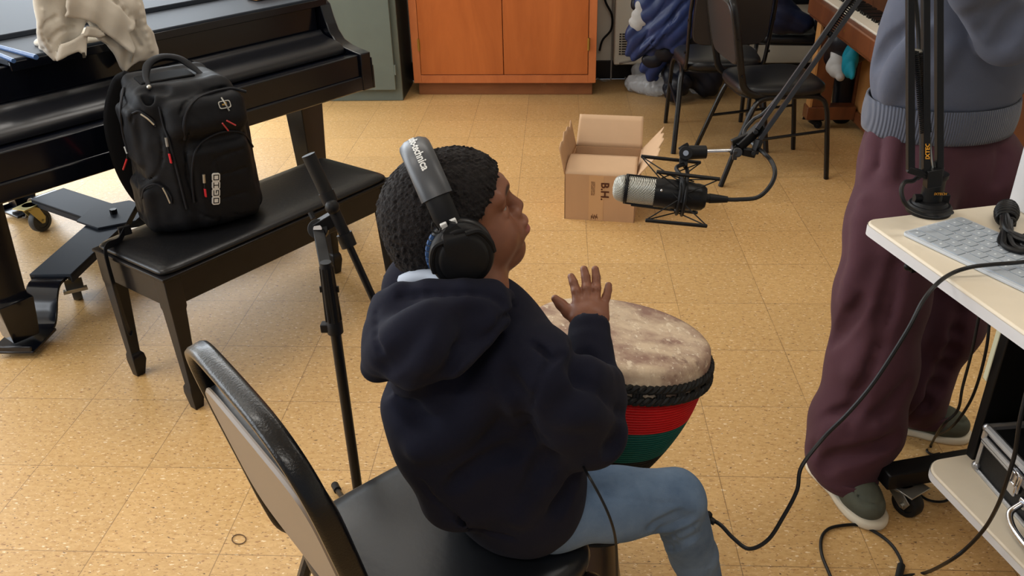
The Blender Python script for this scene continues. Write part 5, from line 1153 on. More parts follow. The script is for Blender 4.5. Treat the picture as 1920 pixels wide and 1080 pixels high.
# ------------------------------------------------------------------ upright piano
def upright():
    t = thing('upright_piano', (3.0, 2.0, 0), 'brown wooden upright piano behind the standing person', 'piano')
    x0, xb, y1, y0 = 2.715, 3.36, 2.64, 1.25
    def bx(a, b_, c, d, e, f, nm, mt, bv=.003, par=None): return MB().box(((a+b_)/2, (c+d)/2, (e+f)/2), (b_-a, d-c, f-e)).build(nm, MAT[mt], par or t, bevel=bv)
    bx(x0, 3.0, y0, y1, .585, .635, 'key_bed', 'pwood'); bx(x0-.012, x0+.03, y0-.005, y1+.005, .60, .685, 'key_slip', 'pwood', .006)
    bx(x0, 3.02, y1-.035, y1, .635, .74, 'cheek', 'pwood'); bx(x0, 3.02, y0, y0+.035, .635, .74, 'cheek', 'pwood')
    bx(x0+.05, x0+.15, y1-.10, y1-.05, .0+.11, .585, 'leg', 'pwood'); bx(x0+.038, x0+.052, y1-.105, y1-.03, .11, .585, 'leg_facing', 'pwoodl', .001)
    bx(x0+.05, x0+.15, y0+.05, y0+.10, .11, .585, 'leg', 'pwood')
    bx(x0+.03, 3.0, y1-.11, y1-.02, .055, .125, 'toe_block', 'pwood'); bx(x0+.03, 3.0, y0+.02, y0+.11, .055, .125, 'toe_block', 'pwood')
    bx(3.0, xb, y1-.03, y1, .04, 1.25, 'side_panel', 'pwood'); bx(3.0, xb, y0, y0+.03, .04, 1.25, 'side_panel', 'pwood')
    bx(3.015, 3.035, y0+.03, y1-.03, .10, .585, 'lower_panel', 'pwoodl'); bx(3.015, 3.04, y0+.03, y1-.03, .74, 1.24, 'upper_panel', 'pwood'); bx(2.99, xb+.01, y0-.01, y1+.01, 1.25, 1.275, 'top_lid', 'pwood')
    bx(3.0, xb, y0, y1, .04, .10, 'bottom_board', 'pwood')
    caster(t, P(x0+.08, y1-.065, .055), .022, .03, (1, -.3), frk='blackmetal', whl='rubber'); caster(t, P(x0+.08, y0+.065, .055), .022, .03, (1, -.3), frk='blackmetal', whl='rubber')
    # keys: 52 white, 36 black
    n = 52; ya, yb_ = y1-.075, y0+.075; dy = (ya-yb_)/n
    for k in range(n):
        yy = ya-dy*(k+.5); m = MB(); m.box((x0+.105, yy, .682), (.145, dy*.94, .018)); m.build('white_key', MAT['ivory'], t)
        if k % 7 in (0, 1, 3, 4, 5) and k < n-1: m = MB(); m.box((x0+.135, yy-dy/2, .697), (.09, .011, .014)); m.build('black_key', MAT['blackkeys'], t)
    m = MB(); m.cyl((x0-.013, 2.0, .64), (x0-.008, 2.0, .64), .006, seg=10); m.build('slip_screw', MAT['brass'], t)
upright()
q_ = lambda x, y, X_=2.86: CAM+ray(x, y)*((X_-CAM[0])/ray(x, y)[0])
coat('black_tote', 'bag', 'black and grey patterned bag hanging under the piano keys', [([q_(1590, 40), q_(1590, 75), q_(1565, 105), q_(1548, 125)], [.09, .085, .06, .04], .03, None), ([q_(1620, 70), q_(1610, 100)], [.06, .04], .03, None)], MAT['navyshell'], dfold(45, 2, (.2, .6, .7), .008), q_(1590, 110), res=.006)
coat('grey_cloth', 'cloth', 'pale grey cloth hanging beside the teal cloth under the brown piano', [([q_(1572, 100, 2.82), q_(1570, 125, 2.82), q_(1575, 143, 2.82)], [.035, .045, .022], .02, None)], MAT['greycloth'], dfold(60, 3, (.2, .7, .5), .005), q_(1570, 140), res=.005)
coat('teal_cloth', 'cloth', 'teal blue cloth hanging under the keyboard of the brown piano', [([q_(1600, 85, 2.81), q_(1594, 110, 2.81), q_(1592, 128, 2.81)], [.03, .045, .038], .02, (P(1, 0, 0), .6)), ([q_(1594, 120, 2.81), q_(1598, 143, 2.81)], [.03, .012], .01, (P(1, 0, 0), .6))], MAT['teal'], dfold(50, 5, (.1, .8, .5), .006), q_(1595, 130), res=.005)

# ------------------------------------------------------------------ loose cords and small things
c_ = [D(1990, 505, 1.42), D(1920, 492, 1.50)]
cable('headphone_extension', [G(1990, 480, DZ+.016), G(1920, 491, DZ+.018), G(1860, 496, DZ+.020), G(1820, 501, DZ+.018), D(1786, 512, 1.47), D(1757, 532, 1.438), D(1730, 565, 1.425), D(1700, 622, 1.43), D(1640, 715, 1.46), D(1590, 775, 1.48), D(1545, 820, 1.50), D(1503, 875, 1.50), D(1494, 920, 1.50), D(1468, 970, 1.51), D(1440, 1012, 1.52), D(1405, 1029, 1.53), D(1376, 1010, 1.54), D(1352, 985, 1.55), D(1334, 974, 1.56)], .0037, MAT['cable'], 'black cable sagging from the desk past the maroon trousers to the knee', 10)
m = MB(); m.cyl(D(1340, 980, 1.555), D(1323, 968, 1.565), .006, .007, seg=12); m.ball(D(1328, 966, 1.56), .008, 10); m.cyl(D(1323, 968, 1.565), D(1290, 950, 1.60), .0035, seg=8); o = m.build('cable_socket', MAT['rubber']); tag(o, 'black cable connector hanging behind the jeans knee', 'connector')
zf = .0045
cable('floor_cable', [G(1573, 1120, zf), G(1556, 1078, zf), G(1541, 1040, zf), G(1540, 1010, zf), G(1553, 992, zf), G(1580, 985, zf), G(1612, 985, zf), G(1645, 1000, zf), G(1672, 1022, zf), G(1689, 1050, zf), G(1690, 1066, zf)], .0038, MAT['cable'], 'black cable looped on the tiles in front of the nearer shoe')
m = MB(); m.cyl(G(1690, 1060, .008), G(1682, 1095, .008), .0085, .0075, seg=14); o = m.build('cable_plug', MAT['rubber']); tag(o, 'black plug at the end of the cable loop by the shoe', 'plug')
cable('case_cable', [D(1945, 640, 1.46), D(1928, 720, 1.47), D(1912, 790, 1.48), D(1903, 850, 1.5), D(1888, 900, 1.52), D(1872, 945, 1.58), D(1848, 988, 1.66), D(1815, 1025, 1.72), D(1780, 1052, 1.76), G(1735, 1074, .006), G(1690, 1082, .006), G(1640, 1105, .006)], .0038, MAT['cable'], 'black cable dropping over the silver case down to the floor')
cable('thin_cable', [D(1836, 590, 1.80), D(1822, 660, 1.83), D(1805, 725, 1.88), D(1795, 770, 1.95), D(1765, 800, 2.02), G(1745, 835, zf), G(1738, 845, zf), G(1748, 852, zf), G(1762, 850, zf)], .0032, MAT['cable'], 'thin black cable falling between the trousers and the cart, further from the cart')
cable('thin_cable', [D(1856, 590, 1.78), D(1850, 650, 1.80), D(1834, 715, 1.86), D(1815, 760, 1.93), D(1785, 800, 2.02), G(1752, 820, zf), G(1745, 838, zf)], .0032, MAT['cable'], 'thin black cable falling right beside the cart side panel')
cable('thin_cable', [G(1722, 905, zf), G(1724, 925, zf), G(1742, 938, zf), G(1770, 940, zf), G(1792, 928, zf)], .0032, MAT['cable'], 'short loop of thin cable on the floor under the cart bar')
rp = [G(448+13*math.cos(a), 1011+9*math.sin(a), .002) for a in np.linspace(0, 2*PI, 25)[:-1]]
o = MB().tube(rp, .0012, 6, close=True).build('hair_elastic', MAT['ringmat']); tag(o, 'tiny brown elastic ring lying on the tiles left of the near chair', 'elastic')
# ------------------------------------------------------------------ people
def skin_mat(name, base, dark, lip):
    m = bpy.data.materials.new(name); m.use_nodes = True; nt = m.node_tree; L = nt.links; b = nt.nodes['Principled BSDF']
    at = N(nt, 'ShaderNodeAttribute'); at.attribute_name = 'tint'; sp = N(nt, 'ShaderNodeSeparateColor'); L.new(at.outputs['Color'], sp.inputs[0])
    tc = N(nt, 'ShaderNodeTexCoord'); n = N(nt, 'ShaderNodeTexNoise'); n.inputs['Scale'].default_value = 35; n.inputs['Detail'].default_value = 5; L.new(tc.outputs['Object'], n.inputs['Vector'])
    m0 = N(nt, 'ShaderNodeMix', data_type='RGBA'); L.new(n.outputs['Fac'], m0.inputs[0]); m0.inputs[6].default_value = dark; m0.inputs[7].default_value = base
    m1 = N(nt, 'ShaderNodeMix', data_type='RGBA'); L.new(sp.outputs[0], m1.inputs[0]); L.new(m0.outputs[2], m1.inputs[6]); m1.inputs[7].default_value = lip
    m2 = N(nt, 'ShaderNodeMix', data_type='RGBA'); L.new(sp.outputs[1], m2.inputs[0]); L.new(m1.outputs[2], m2.inputs[6]); m2.inputs[7].default_value = sr(22, 16, 15)
    L.new(m2.outputs[2], b.inputs['Base Color']); b.inputs['Roughness'].default_value = .46; b.inputs['Subsurface Weight'].default_value = .08; b.inputs['Subsurface Radius'].default_value = (.01, .004, .002); b.inputs['Specular IOR Level'].default_value = .4
    n2 = N(nt, 'ShaderNodeTexNoise'); n2.inputs['Scale'].default_value = 500; L.new(tc.outputs['Object'], n2.inputs['Vector']); bp = N(nt, 'ShaderNodeBump'); bp.inputs['Strength'].default_value = .12; bp.inputs['Distance'].default_value = .001; L.new(n2.outputs['Fac'], bp.inputs['Height']); L.new(bp.outputs[0], b.inputs['Normal'])
    return m
MAT['skin'] = skin_mat('brown_skin', sr(140, 90, 66), sr(110, 68, 50), sr(156, 88, 84))
MAT['skin2'] = skin_mat('light_brown_skin', sr(190, 140, 112), sr(174, 124, 98), sr(176, 104, 98))
MAT['hair'] = mat('black_curly_hair', sr(24, 20, 20), .8, noise=.4, nscale=120, bump=1.0, bscale=380, spec=.25)
MAT['eye'] = mat('eye_white', sr(150, 138, 132), .25); MAT['iris'] = mat('dark_iris', sr(24, 14, 10), .12)
MAT['shirt'] = mat('pale_blue_shirt', sr(178, 188, 204), .8)

def head_frame(yaw, pitch):
    y, p_ = math.radians(yaw), math.radians(pitch); f = P(math.cos(y)*math.cos(p_), math.sin(y)*math.cos(p_), math.sin(p_)); r = P(math.sin(y), -math.cos(y), 0); return f, r, np.cross(r, f)
def head_prims(S, C, f, r, u, k=1.0):
    h = lambda a, b, c: C+(f*a+r*b+u*c)*k
    R3 = np.array([f, r, u]); K = lambda v: tuple(q*k for q in v)
    S.ell(h(0, 0, .018), K((.083, .069, .076)), R3, .02*k)
    S.ell(h(.044, 0, .034), K((.046, .058, .048)), R3, .025*k); S.ell(h(.035, 0, -.045), K((.056, .050, .042)), R3, .03*k)
    S.ell(h(.070, 0, -.083), K((.022, .024, .019)), R3, .028*k)
    for s_ in (-1, 1):
        S.ell(h(.055, .034*s_, -.030), K((.036, .028, .036)), R3, .02*k); S.cap(h(.090, .012*s_, .030), h(.078, .045*s_, .030), .010*k, .008*k, .018*k)
        S.ell(h(.098, .033*s_, .010), K((.010, .014, .008)), R3, .018*k, '-')
        S.ell(h(-.006, .070*s_, -.004), K((.018, .010, .030)), R3, .008*k)
    S.cap(h(.092, 0, .012), h(.1045, 0, -.011), .0075*k, .0105*k, .012*k)
    for s_ in (-1, 1): S.ell(h(.0975, .0115*s_, -.017), K((.0095, .0085, .0075)), R3, .007*k)
    S.ell(h(.086, 0, -.046), K((.024, .029, .024)), R3, .018*k)
    S.ell(h(.1045, 0, -.036), K((.011, .021, .0068)), R3, .006*k); S.ell(h(.1035, 0, -.0505), K((.0115, .018, .0078)), R3, .005*k)
    S.cap(h(.114, -.02, -.0435), h(.114, .02, -.0435), .0018*k, .0018*k, .004*k, '-')
    S.ell(h(.098, 0, -.063), K((.010, .014, .006)), R3, .010*k, '-')
    S.ell(h(.079, 0, -.078), K((.018, .017, .015)), R3, .015*k)
    for s_ in (-1, 1):
        S.cap(h(.0845, .022*s_, .0185), h(.079, .043*s_, .016), .0050*k, .0045*k, .006*k); S.cap(h(.0845, .023*s_, .001), h(.079, .042*s_, .001), .0045*k, .004*k, .007*k)
    return h
def head_tint(C, f, r, u, k):
    def fn(v):
        q = (v-C); a, b, c = q@f/k, q@r/k, q@u/k; o = np.zeros((len(v), 4)); o[:, 3] = 1
        e = ((a-.108)/.016)**2+(b/.0205)**2+((c+.0435)/.0125)**2; o[:, 0] = np.clip(1.6-e*1.3, 0, 1)*.8
        for s_ in (-1, 1):
            bb = np.abs(b-s_*.031); o[:, 1] = np.maximum(o[:, 1], (a > .066)*np.clip(1.5-((b-s_*.032)/.015)**2-((c-.0325+.06*(bb))/.0040)**2, 0, 1)*.85)
            o[:, 1] = np.maximum(o[:, 1], (a > .066)*np.clip(1.2-((b-s_*.032)/.012)**2-((c-.0155)/.0016)**2, 0, 1)*.8)
        return o
    return fn
def eyes(parent, h, f, r, u, k, look=None):
    for s_ in (-1, 1):
        c = h(.0738, .0315*s_, .0095); e = MB().ball(c, .0116*k, 24).build('eyeball', MAT['eye'], parent, smooth=True); d = unit(f+.25*u*0+.06*r*s_) if look is None else look
        m = MB(); m.lathe([(.0062*k, .0101*k), (.0045*k, .0110*k), (.0015*k, .0121*k), (0, .0122*k)], c, d, 20, cap=False); m.build('iris', MAT['iris'], e, smooth=True)
def hair_cap(name, C, f, r, u, k, parent, thick, amp, res, mt, long_=0):
    S = Sdf(res); h = lambda a, b, c: C+(f*a+r*b+u*c)*k; R3 = np.array([f, r, u])
    S.ell(h(-.001, 0, .020), [(.083+thick)*k, (.069+thick)*k, (.077+thick)*k], R3, .01)
    S.ell(h(.035, 0, .045), [(.052+thick*.6)*k, (.058+thick*.6)*k, (.044+thick*.5)*k], R3, .02)
    S.ell(h(-.035, 0, -.02-long_), [(.050+thick*.6)*k, (.054+thick*.5)*k, (.045+long_)*k], R3, .02)
    S.disp = lambda Q: -amp*np.abs(wob(Q, 300, 2))-amp*.8*wob(Q, 620, 5)
    S.ell(h(.090, 0, -.052), [.102*k, .12*k, .110*k], R3, .008, '-'); S.ell(h(.055, 0, -.10-long_), [.08*k, .2*k, .065*k], R3, .01, '-'); S.cap(h(-.02, -.2, -.120-long_), h(-.02, .2, -.120-long_), .055*k, .055*k, .01, '-')
    return S.build(name, mt, parent, 0)
def finger(S, pts, r0, r1, k=.004): S.chain(pts, list(np.linspace(r0, r1, len(pts))), k)
def hand(S, W, d, n, s, k=1.0, curl=.35, spread=.12):
    d, n = unit(d), unit(n); s = unit(s-d*(s@d)); 
    S.cap(W-d*.01, W+d*.052*k, .023*k, .031*k, .012, flat=(n, .55)); S.cap(W+d*.05*k+s*.018*k, W+d*.05*k-s*.020*k, .0105*k, .0100*k, .008)
    for i, (o, L) in enumerate(((.026, .066), (.009, .074), (-.009, .069), (-.026, .054))):
        b = W+d*(.060-.004*abs(i-1))*k+s*o*k; pts = [b]; a = curl*.6; dd = unit(d+s*o*spread/.026)
        for q in (.45, .30, .25): pts.append(pts[-1]+(dd*math.cos(a)-n*math.sin(a))*L*q*k); a += curl
        finger(S, pts, .0088*k, .0068*k)
    p0 = W+d*.008*k+s*.018*k; finger(S, [p0, p0+(d*.55+s*.75-n*.2)*.030*k, p0+(d*.75+s*.95-n*.35)*.052*k, p0+(d*1.15+s*1.05-n*.5)*.064*k], .0125*k, .0078*k, .008)

def shoe(parent, heel, toe, w_=.098, h_=.085, up_mat='suede'):
    heel, toe = np.array(heel, float), np.array(toe, float); heel[2] = toe[2] = 0; d = unit(toe-heel); s = P(-d[1], d[0], 0); L = np.linalg.norm(toe-heel); R3 = np.array([d, s, Zv])
    q = lambda a, b, z: heel+d*a*L+s*b*w_+Zv*z
    S = Sdf(.005); S.chain([q(.16, .02, .052), q(.42, .02, .050), q(.68, .0, .045), q(.82, -.02, .040)], [.036, .037, .041, .037], .03, flat=(Zv, .95)); S.cap(q(.18, 0, .085), q(.42, 0, .080), .036, .034, .02)
    S.cap(q(-.3, 0, -.068), q(1.3, 0, -.068), .09, .09, .004, '-')
    S.chain([q(.55, -.5, .085), q(.60, 0, .093), q(.55, .5, .085)], [.004]*3, .006, '+'); S.chain([q(.70, -.33, .070), q(.66, 0, .087), q(.70, .33, .070)], [.003]*3, .006, '-'); S.chain([q(.68, -.3, .072), q(.86, -.25, .066), q(.93, 0, .062), q(.86, .25, .066), q(.68, .3, .072)], [.0028]*5, .005, '-')
    sh = S.build('shoe', MAT[up_mat], parent, 2)
    out = [(.0, 0), (.02, .26), (.12, .36), (.3, .36), (.45, .36), (.62, .44), (.78, .46), (.9, .38), (.97, .22), (1.0, 0)]
    pl = [(a, b) for a, b in out]+[(a, -b) for a, b in out[-2:0:-1]]; sm = smoothpath([q(a, b, 0) for a, b in pl]+[q(*pl[0], 0)], 4)[:-1]; c = q(.5, 0, 0); m = MB(); n = len(sm); rings = [(1.0, .002), (1.015, .008), (1.01, .018), (.95, .022)]
    m.add([c+(p_-c)*sc+Zv*z for sc, z in rings for p_ in sm], [(i*n+k, i*n+(k+1) % n, (i+1)*n+(k+1) % n, (i+1)*n+k) for i in range(3) for k in range(n)]+[tuple(range(n-1, -1, -1)), tuple(3*n+k for k in range(n))]); m.build('sole', MAT['sole'], sh, smooth=True)
    return sh

# ---- the seated child
HF, HR, HU = head_frame(17, 14)
CUP = D(862, 468, 1.130); HC = CUP-HR*.090
NB = P(1.283, -.982, .895)
SRt, SLt = D(1012, 700, 1.165), P(1.195, -.865, .855)
EL_R, WR_R = D(1103, 812, 1.245), D(1106, 622, 1.335)
TL = rayp(1036, 614, DH+DN*.008, DN)
def child():
    t = thing('person', (1.32, -.96, .4565), 'child in navy hoodie and blue jeans sitting on a chair drumming with headphones on', 'person')
    S = Sdf(.0022); h = head_prims(S, HC, HF, HR, HU, .97)
    S.cap(HC-HU*.045-HF*.022, NB, .042, .046, .03); S.cap(NB, P(1.30, -.97, .80), .06, .10, .05, flat=(CH_F, .7)); S.cap(P(1.30, -.97, .80), P(1.325, -.95, .57), .095, .085, .05, flat=(CH_F, .75)); S.cap(SRt, SLt, .042, .042, .03)
    S.chain([SRt, EL_R, WR_R], [.036, .030, .021], .015)
    # raised right hand seen from its back
    Hd = lambda x, y, d_: D(x, y, d_)
    S.cap(WR_R, Hd(1106, 596, 1.345), .021, .022, .01, flat=(FW, .7))
    for x0, x1, y1 in ((1084, 1083, 570), (1099, 1100, 566), (1113, 1116, 568), (1127, 1131, 576)): S.cap(Hd(x0, 596, 1.345), Hd(x1, y1, 1.353), .0135, .0095, .009)
    fg = lambda pts, r0, r1: S.chain([Hd(*p_) for p_ in pts], list(np.linspace(r0, r1, len(pts))), .0022)
    fg([(1083, 566, 1.354), (1080, 545, 1.362), (1075, 529, 1.366), (1071, 519, 1.370)], .0086, .0062)
    fg([(1100, 563, 1.354), (1100, 538, 1.363), (1098, 519, 1.367), (1095, 505, 1.370)], .0087, .0064)
    fg([(1116, 565, 1.354), (1118, 540, 1.363), (1118, 520, 1.367), (1116, 505, 1.370)], .0084, .0062)
    fg([(1131, 574, 1.354), (1137, 556, 1.360), (1140, 544, 1.363), (1141, 535, 1.365)], .0074, .0058)
    finger(S, [Hd(1080, 596, 1.350), Hd(1066, 585, 1.356), Hd(1052, 571, 1.360), Hd(1041, 560, 1.362)], .0115, .0066, .006)
    for a in ((1100, 540), (1118, 541), (1080, 546)): S.ell(Hd(*a, 1.358), .0072, None, .003)
    # left arm reaching to the drum
    dl = unit(P(.42, .55, -.02)); EL_L = P(1.222, -.735, .70); WL = TL-dl*.125+Zv*.022
    S.chain([SLt, EL_L, WL], [.036, .029, .021], .015); hand(S, WL+dl*.008, unit(dl-Zv*.12), Zv, P(dl[1], -dl[0], 0), .82, .16)
    S.build('body', MAT['skin'], t, 1, color=head_tint(HC, HF, HR, HU, .97)); eyes(t, h, HF, HR, HU, .97, look=unit(HF+.25*HU-.12*HR))
    hair_cap('hair', HC, HF, HR, HU, .97, t, .0110, .0024, .0020, MAT['hair'])
    # t-shirt collar peeking above the hood
    MB().tube(smoothpath([D(757, 528, 1.20), D(780, 519, 1.18), D(812, 519, 1.165), D(838, 530, 1.15), D(880, 540, 1.14)], 6), .011, 10).build('shirt_collar', MAT['shirt'], t)
    # hoodie
    S = Sdf(.0038); Ff = CH_F
    S.cap(P(1.328, -.957, .572), P(1.316, -.964, .68), .151, .143, .04, flat=(Ff, .74)); S.cap(P(1.318, -.962, .68), P(1.297, -.972, .79), .142, .128, .04, flat=(Ff, .72)); S.chain([D(806, 690, 1.20), D(808, 760, 1.23), D(828, 830, 1.26), D(856, 925, 1.30)], [.05, .060, .060, .058], .05)
    S.cap(SRt-Zv*.002, SLt, .060, .058, .05); S.cap(NB-Zv*.02, NB-Zv*.07, .062, .10, .04)
    S.chain([SRt+Zv*.0, (SRt+EL_R)/2-P(0, .004, 0), EL_R], [.058, .058, .055], .025)
    S.chain([EL_R+P(.006, 0, .004), (EL_R*.5+WR_R*.5), WR_R+(EL_R-WR_R)*.16], [.050, .042, .036], .012); S.cap(WR_R+(EL_R-WR_R)*.20, WR_R-(EL_R-WR_R)*.02, .0335, .0325, .003)
    S.chain([SLt, EL_L, WL-dl*.01], [.058, .052, .034], .03)
    # hood lying on the back
    S.chain([D(950, 556, 1.165), D(925, 546, 1.135), D(870, 543, 1.115), D(800, 543, 1.12), D(750, 546, 1.13), D(716, 562, 1.15)], [.012, .012, .012, .012, .012, .012], .012)
    S.chain([D(925, 588, 1.13), D(875, 612, 1.105), D(825, 645, 1.09), D(770, 655, 1.10), D(735, 630, 1.125), D(727, 595, 1.14)], [.026, .036, .042, .042, .034, .024], .022)
    S.chain([D(900, 575, 1.135), D(820, 590, 1.13), D(760, 588, 1.145)], [.032, .038, .034], .02); S.chain([D(718, 640, 1.14), D(712, 685, 1.15)], [.022, .018], .012); S.chain([D(765, 680, 1.105), D(782, 706, 1.10)], [.030, .020], .016)
    S.disp = lambda Q: .0020*wob(Q, 20, 3)+.0009*wob(Q, 48, 7)
    wide = dict(r=.006, k=.024)
    for pts in ([(850, 618), (846, 640), (830, 670), (806, 708)], [(1008, 826), (950, 850), (885, 882), (855, 912)], [(1028, 850), (1008, 895), (980, 945)], [(1082, 892), (1066, 925), (1045, 955)], [(905, 590), (870, 600), (838, 612)], [(700, 700), (735, 665), (790, 610)],
                [(1075, 688), (1105, 690), (1140, 684)], [(1082, 712), (1115, 722), (1158, 730)], [(1100, 740), (1130, 752), (1165, 766)], [(1090, 700), (1100, 672), (1085, 655)], [(940, 700), (975, 760), (990, 810)], [(760, 760), (800, 800), (830, 812)], [(1130, 790), (1150, 815), (1152, 845)], [(718, 720), (770, 742), (808, 716), (852, 655), (915, 632)]): groove(S, pts, **wide)
    for pts in ([(930, 690), (892, 770), (845, 812), (785, 842)], [(1060, 775), (1100, 770), (1130, 800)], [(760, 735), (800, 668), (838, 590)], [(700, 690), (740, 640), (800, 585)], [(1010, 900), (975, 970)], [(1088, 728), (1120, 738), (1160, 748)], [(1080, 700), (1110, 705), (1150, 708)]): groove(S, pts, .006, .034, '+', off=-.005)
    for pts in ([(1056, 664), (1028, 684), (1004, 738), (993, 798), (1002, 830)], [(938, 600), (998, 643), (1034, 676)], [(848, 652), (915, 632), (948, 596), (962, 570)], [(790, 905), (812, 935), (848, 966), (905, 997), (960, 1010)], [(752, 556), (830, 550), (915, 553), (945, 572)], [(704, 585), (704, 640), (712, 660)]): groove(S, pts, .0030, .006)
    S.rbox(P(1.33, -.97, .362), (.4, .4, .10), .01, None, .012, '-')
    S.cap(WR_R+(WR_R-EL_R)*.02, WR_R+(WR_R-EL_R)*.5, .0262, .0262, .004, '-')
    S.build('hoodie', MAT['navy'], t, 1)
    # jeans
    S = Sdf(.004); HP = P(1.40, -.985, .512); KN = D(1264, 936, 1.440); AN = D(1335, 1150, 1.74)
    S.chain([P(1.30, -.95, .545), HP, (HP+KN)/2+Zv*.0, KN], [.085, .064, .056, .052], .03); S.chain([KN, D(1300, 1040, 1.565), AN], [.050, .043, .036], .012); S.cap(P(1.30, -.95, .545), P(1.27, -.86, .53), .085, .07, .03)
    KL = P(1.275, -.60, .505); AL = P(1.245, -.50, .10); S.chain([P(1.27, -.86, .53), KL], [.066, .052], .03); S.chain([KL, AL], [.05, .038], .012)
    S.disp = lambda Q: .0012*wob(Q, 45, 5)
    for pts in ([(1232, 1000), (1260, 988), (1298, 968)], [(1238, 1012), (1270, 1004), (1305, 985)], [(1222, 990), (1250, 978), (1280, 962)], [(1243, 1026), (1275, 1022), (1305, 1006)]): groove(S, pts, .0045, .012)
    for pts in ([(1128, 930), (1180, 936), (1240, 944), (1285, 946), (1308, 968)], [(1300, 985), (1318, 1030), (1332, 1080)]): groove(S, pts, .0016, .003)
    S.build('jeans', MAT['jeans'], t, 1)
    shoe(t, (AN[0]-.05, AN[1]-.012, 0), (AN[0]+.14, AN[1]+.03, 0), .078, .07); shoe(t, (AL[0]-.03, AL[1]-.04, 0), (AL[0]+.07, AL[1]+.12, 0), .078, .07)
    S = Sdf(.005); S.cap(AN+Zv*.02, P(AN[0], AN[1], .065), .026, .026); S.cap(AL+Zv*.02, P(AL[0], AL[1], .065), .026, .026)
child()
def headphones():
    t = thing('headphones', HC+HU*.1, 'black over-ear headphones with white lettering on the headband worn by the child', 'headphones')
    be = math.radians(4); bb = HU*math.cos(be)-HF*math.sin(be); ee = HF*math.cos(be)+HU*math.sin(be); R_, V_ = .094, .112
    def arc(th, off=0, e=0):
        n_ = unit(HR*math.cos(th)*V_+bb*math.sin(th)*R_); return HC+HR*math.cos(th)*(R_)+bb*(.010+math.sin(th)*V_)+n_*off+ee*e
    def band(t0, t1, w_, th_, nm, mt, par=None, n=40):
        m = MB(); vs = []; pr = [(-1, -.4), (-.9, .2), (-.5, .85), (0, 1), (.5, .85), (.9, .2), (1, -.4), (.8, -1), (-.8, -1)]
        for i in range(n+1):
            a = t0+(t1-t0)*i/n
            for x, y in pr: vs.append(arc(a, y*th_/2, x*w_/2))
        q = len(pr); m.add(vs, [(i*q+j, i*q+(j+1) % q, (i+1)*q+(j+1) % q, (i+1)*q+j) for i in range(n) for j in range(q)]+[tuple(range(q)), tuple(n*q+k for k in range(q))]); return m.build(nm, MAT[mt], par or t, autosm=50)
    hb = band(math.radians(36), math.radians(144), .043, .015, 'headband', 'bandpad'); 
    for s_ in (1, -1):
        a0, a1 = (math.radians(14), math.radians(36)) if s_ > 0 else (math.radians(166), math.radians(144)); sl = band(a0, a1, .034, .010, 'slider', 'blackplastic', n=8)
        m = MB(); aa = math.radians(16.5) if s_ > 0 else math.radians(163.5); m.bar(arc(aa, .006, -.011), arc(aa, .006, -.002), .006, .009, up=HU); m.bar(arc(aa, .006, .002), arc(aa, .006, .011), .006, .009, up=HU); m.build('metal_hinge', MAT['white'], sl, bevel=.001)
        c = HC+HR*s_*.088-HU*.004; ax = HR*s_; cx = lambda a, b, o: c+HF*a+HU*b+ax*o
        ov = lambda r, o, n=48: [cx(math.cos(2*PI*k/n)*r*.93, math.sin(2*PI*k/n)*r, o) for k in range(n)]
        def stack(rs, nm, mt, par): 
            m = MB(); vs = [p_ for r, o in rs for p_ in ov(r, o)]; n = 48; m.add(vs, [(i*n+k, i*n+(k+1) % n, (i+1)*n+(k+1) % n, (i+1)*n+k) for i in range(len(rs)-1) for k in range(n)]+[tuple(range(n)), tuple((len(rs)-1)*n+k for k in range(n))]); return m.build(nm, MAT[mt], par, smooth=True)
        cup = stack([(.036, -.012), (.046, -.010), (.049, -.003), (.048, .004), (.044, .007)], 'ear_pad', 'seatvinyl', t)
        sh = stack([(.045, .006), (.0465, .008), (.0465, .014), (.043, .020), (.038, .024), (.0365, .0225), (.035, .0265), (.030, .0285), (.012, .0290)], 'ear_cup', 'blackplastic', t)
        # yoke from slider to cup
        top = arc(math.radians(11) if s_ > 0 else math.radians(169), .003, 0)
        m = MB(); pts = [top, top*.55+cx(0, .036, .024)*.45, cx(-.002, .032, .023), cx(-.004, .012, .024)]; m.sweep(smoothpath(pts, 6), [(-.016, -.004), (.016, -.004), (.013, .004), (-.013, .004)], up=ax, scale=list(np.linspace(.95, 1.35, 19)), par=False)
        m.build('yoke', MAT['blackplastic'], t, bevel=.002)
        m = MB(); 
        for sg in (-1, 1): m.tube(smoothpath([cx(sg*.012, .034, .024), cx(sg*.030, .030, .022), cx(sg*.040, .010, .019), cx(sg*.041, -.008, .016)], 6), .0042, 8)
        m.build('yoke_fork', MAT['blackplastic'], t)
        m = MB(); m.tube(smoothpath([arc(math.radians(14) if s_ > 0 else math.radians(166), .004, -.014), cx(-.022, .062, .018), cx(-.026, .052, .02), cx(-.020, .047, .022), cx(-.014, .052, .02)], 6), .0011, 6); m.build('inner_wire', MAT['rubber'], t)
        if s_ > 0:
            m = MB()
            for k in range(6): a = math.radians(128+k*10); m.bar(cx(math.cos(a)*.044, math.sin(a)*.047, .004), cx(math.cos(a+.12)*.044, math.sin(a+.12)*.047, .004), .006, .006, up=ax)
            m.build('blue_lettering', MAT['bluemallet'], sh)
    m = MB(); th0 = math.radians(102)
    def wp(x, y): return arc(th0-x/.113, .0079, (y-.0035))
    text_mb(m, 'audio-technica', (0, 0, 0), (1, 0, 0), (0, 1, 0), .0155, warp=wp, bold=.0004)
    o = m.build('band_lettering', MAT['white'], hb)
MAT['bandpad'] = mat('grey_black_band', sr(62, 65, 70), .4, spec=.5)
headphones()
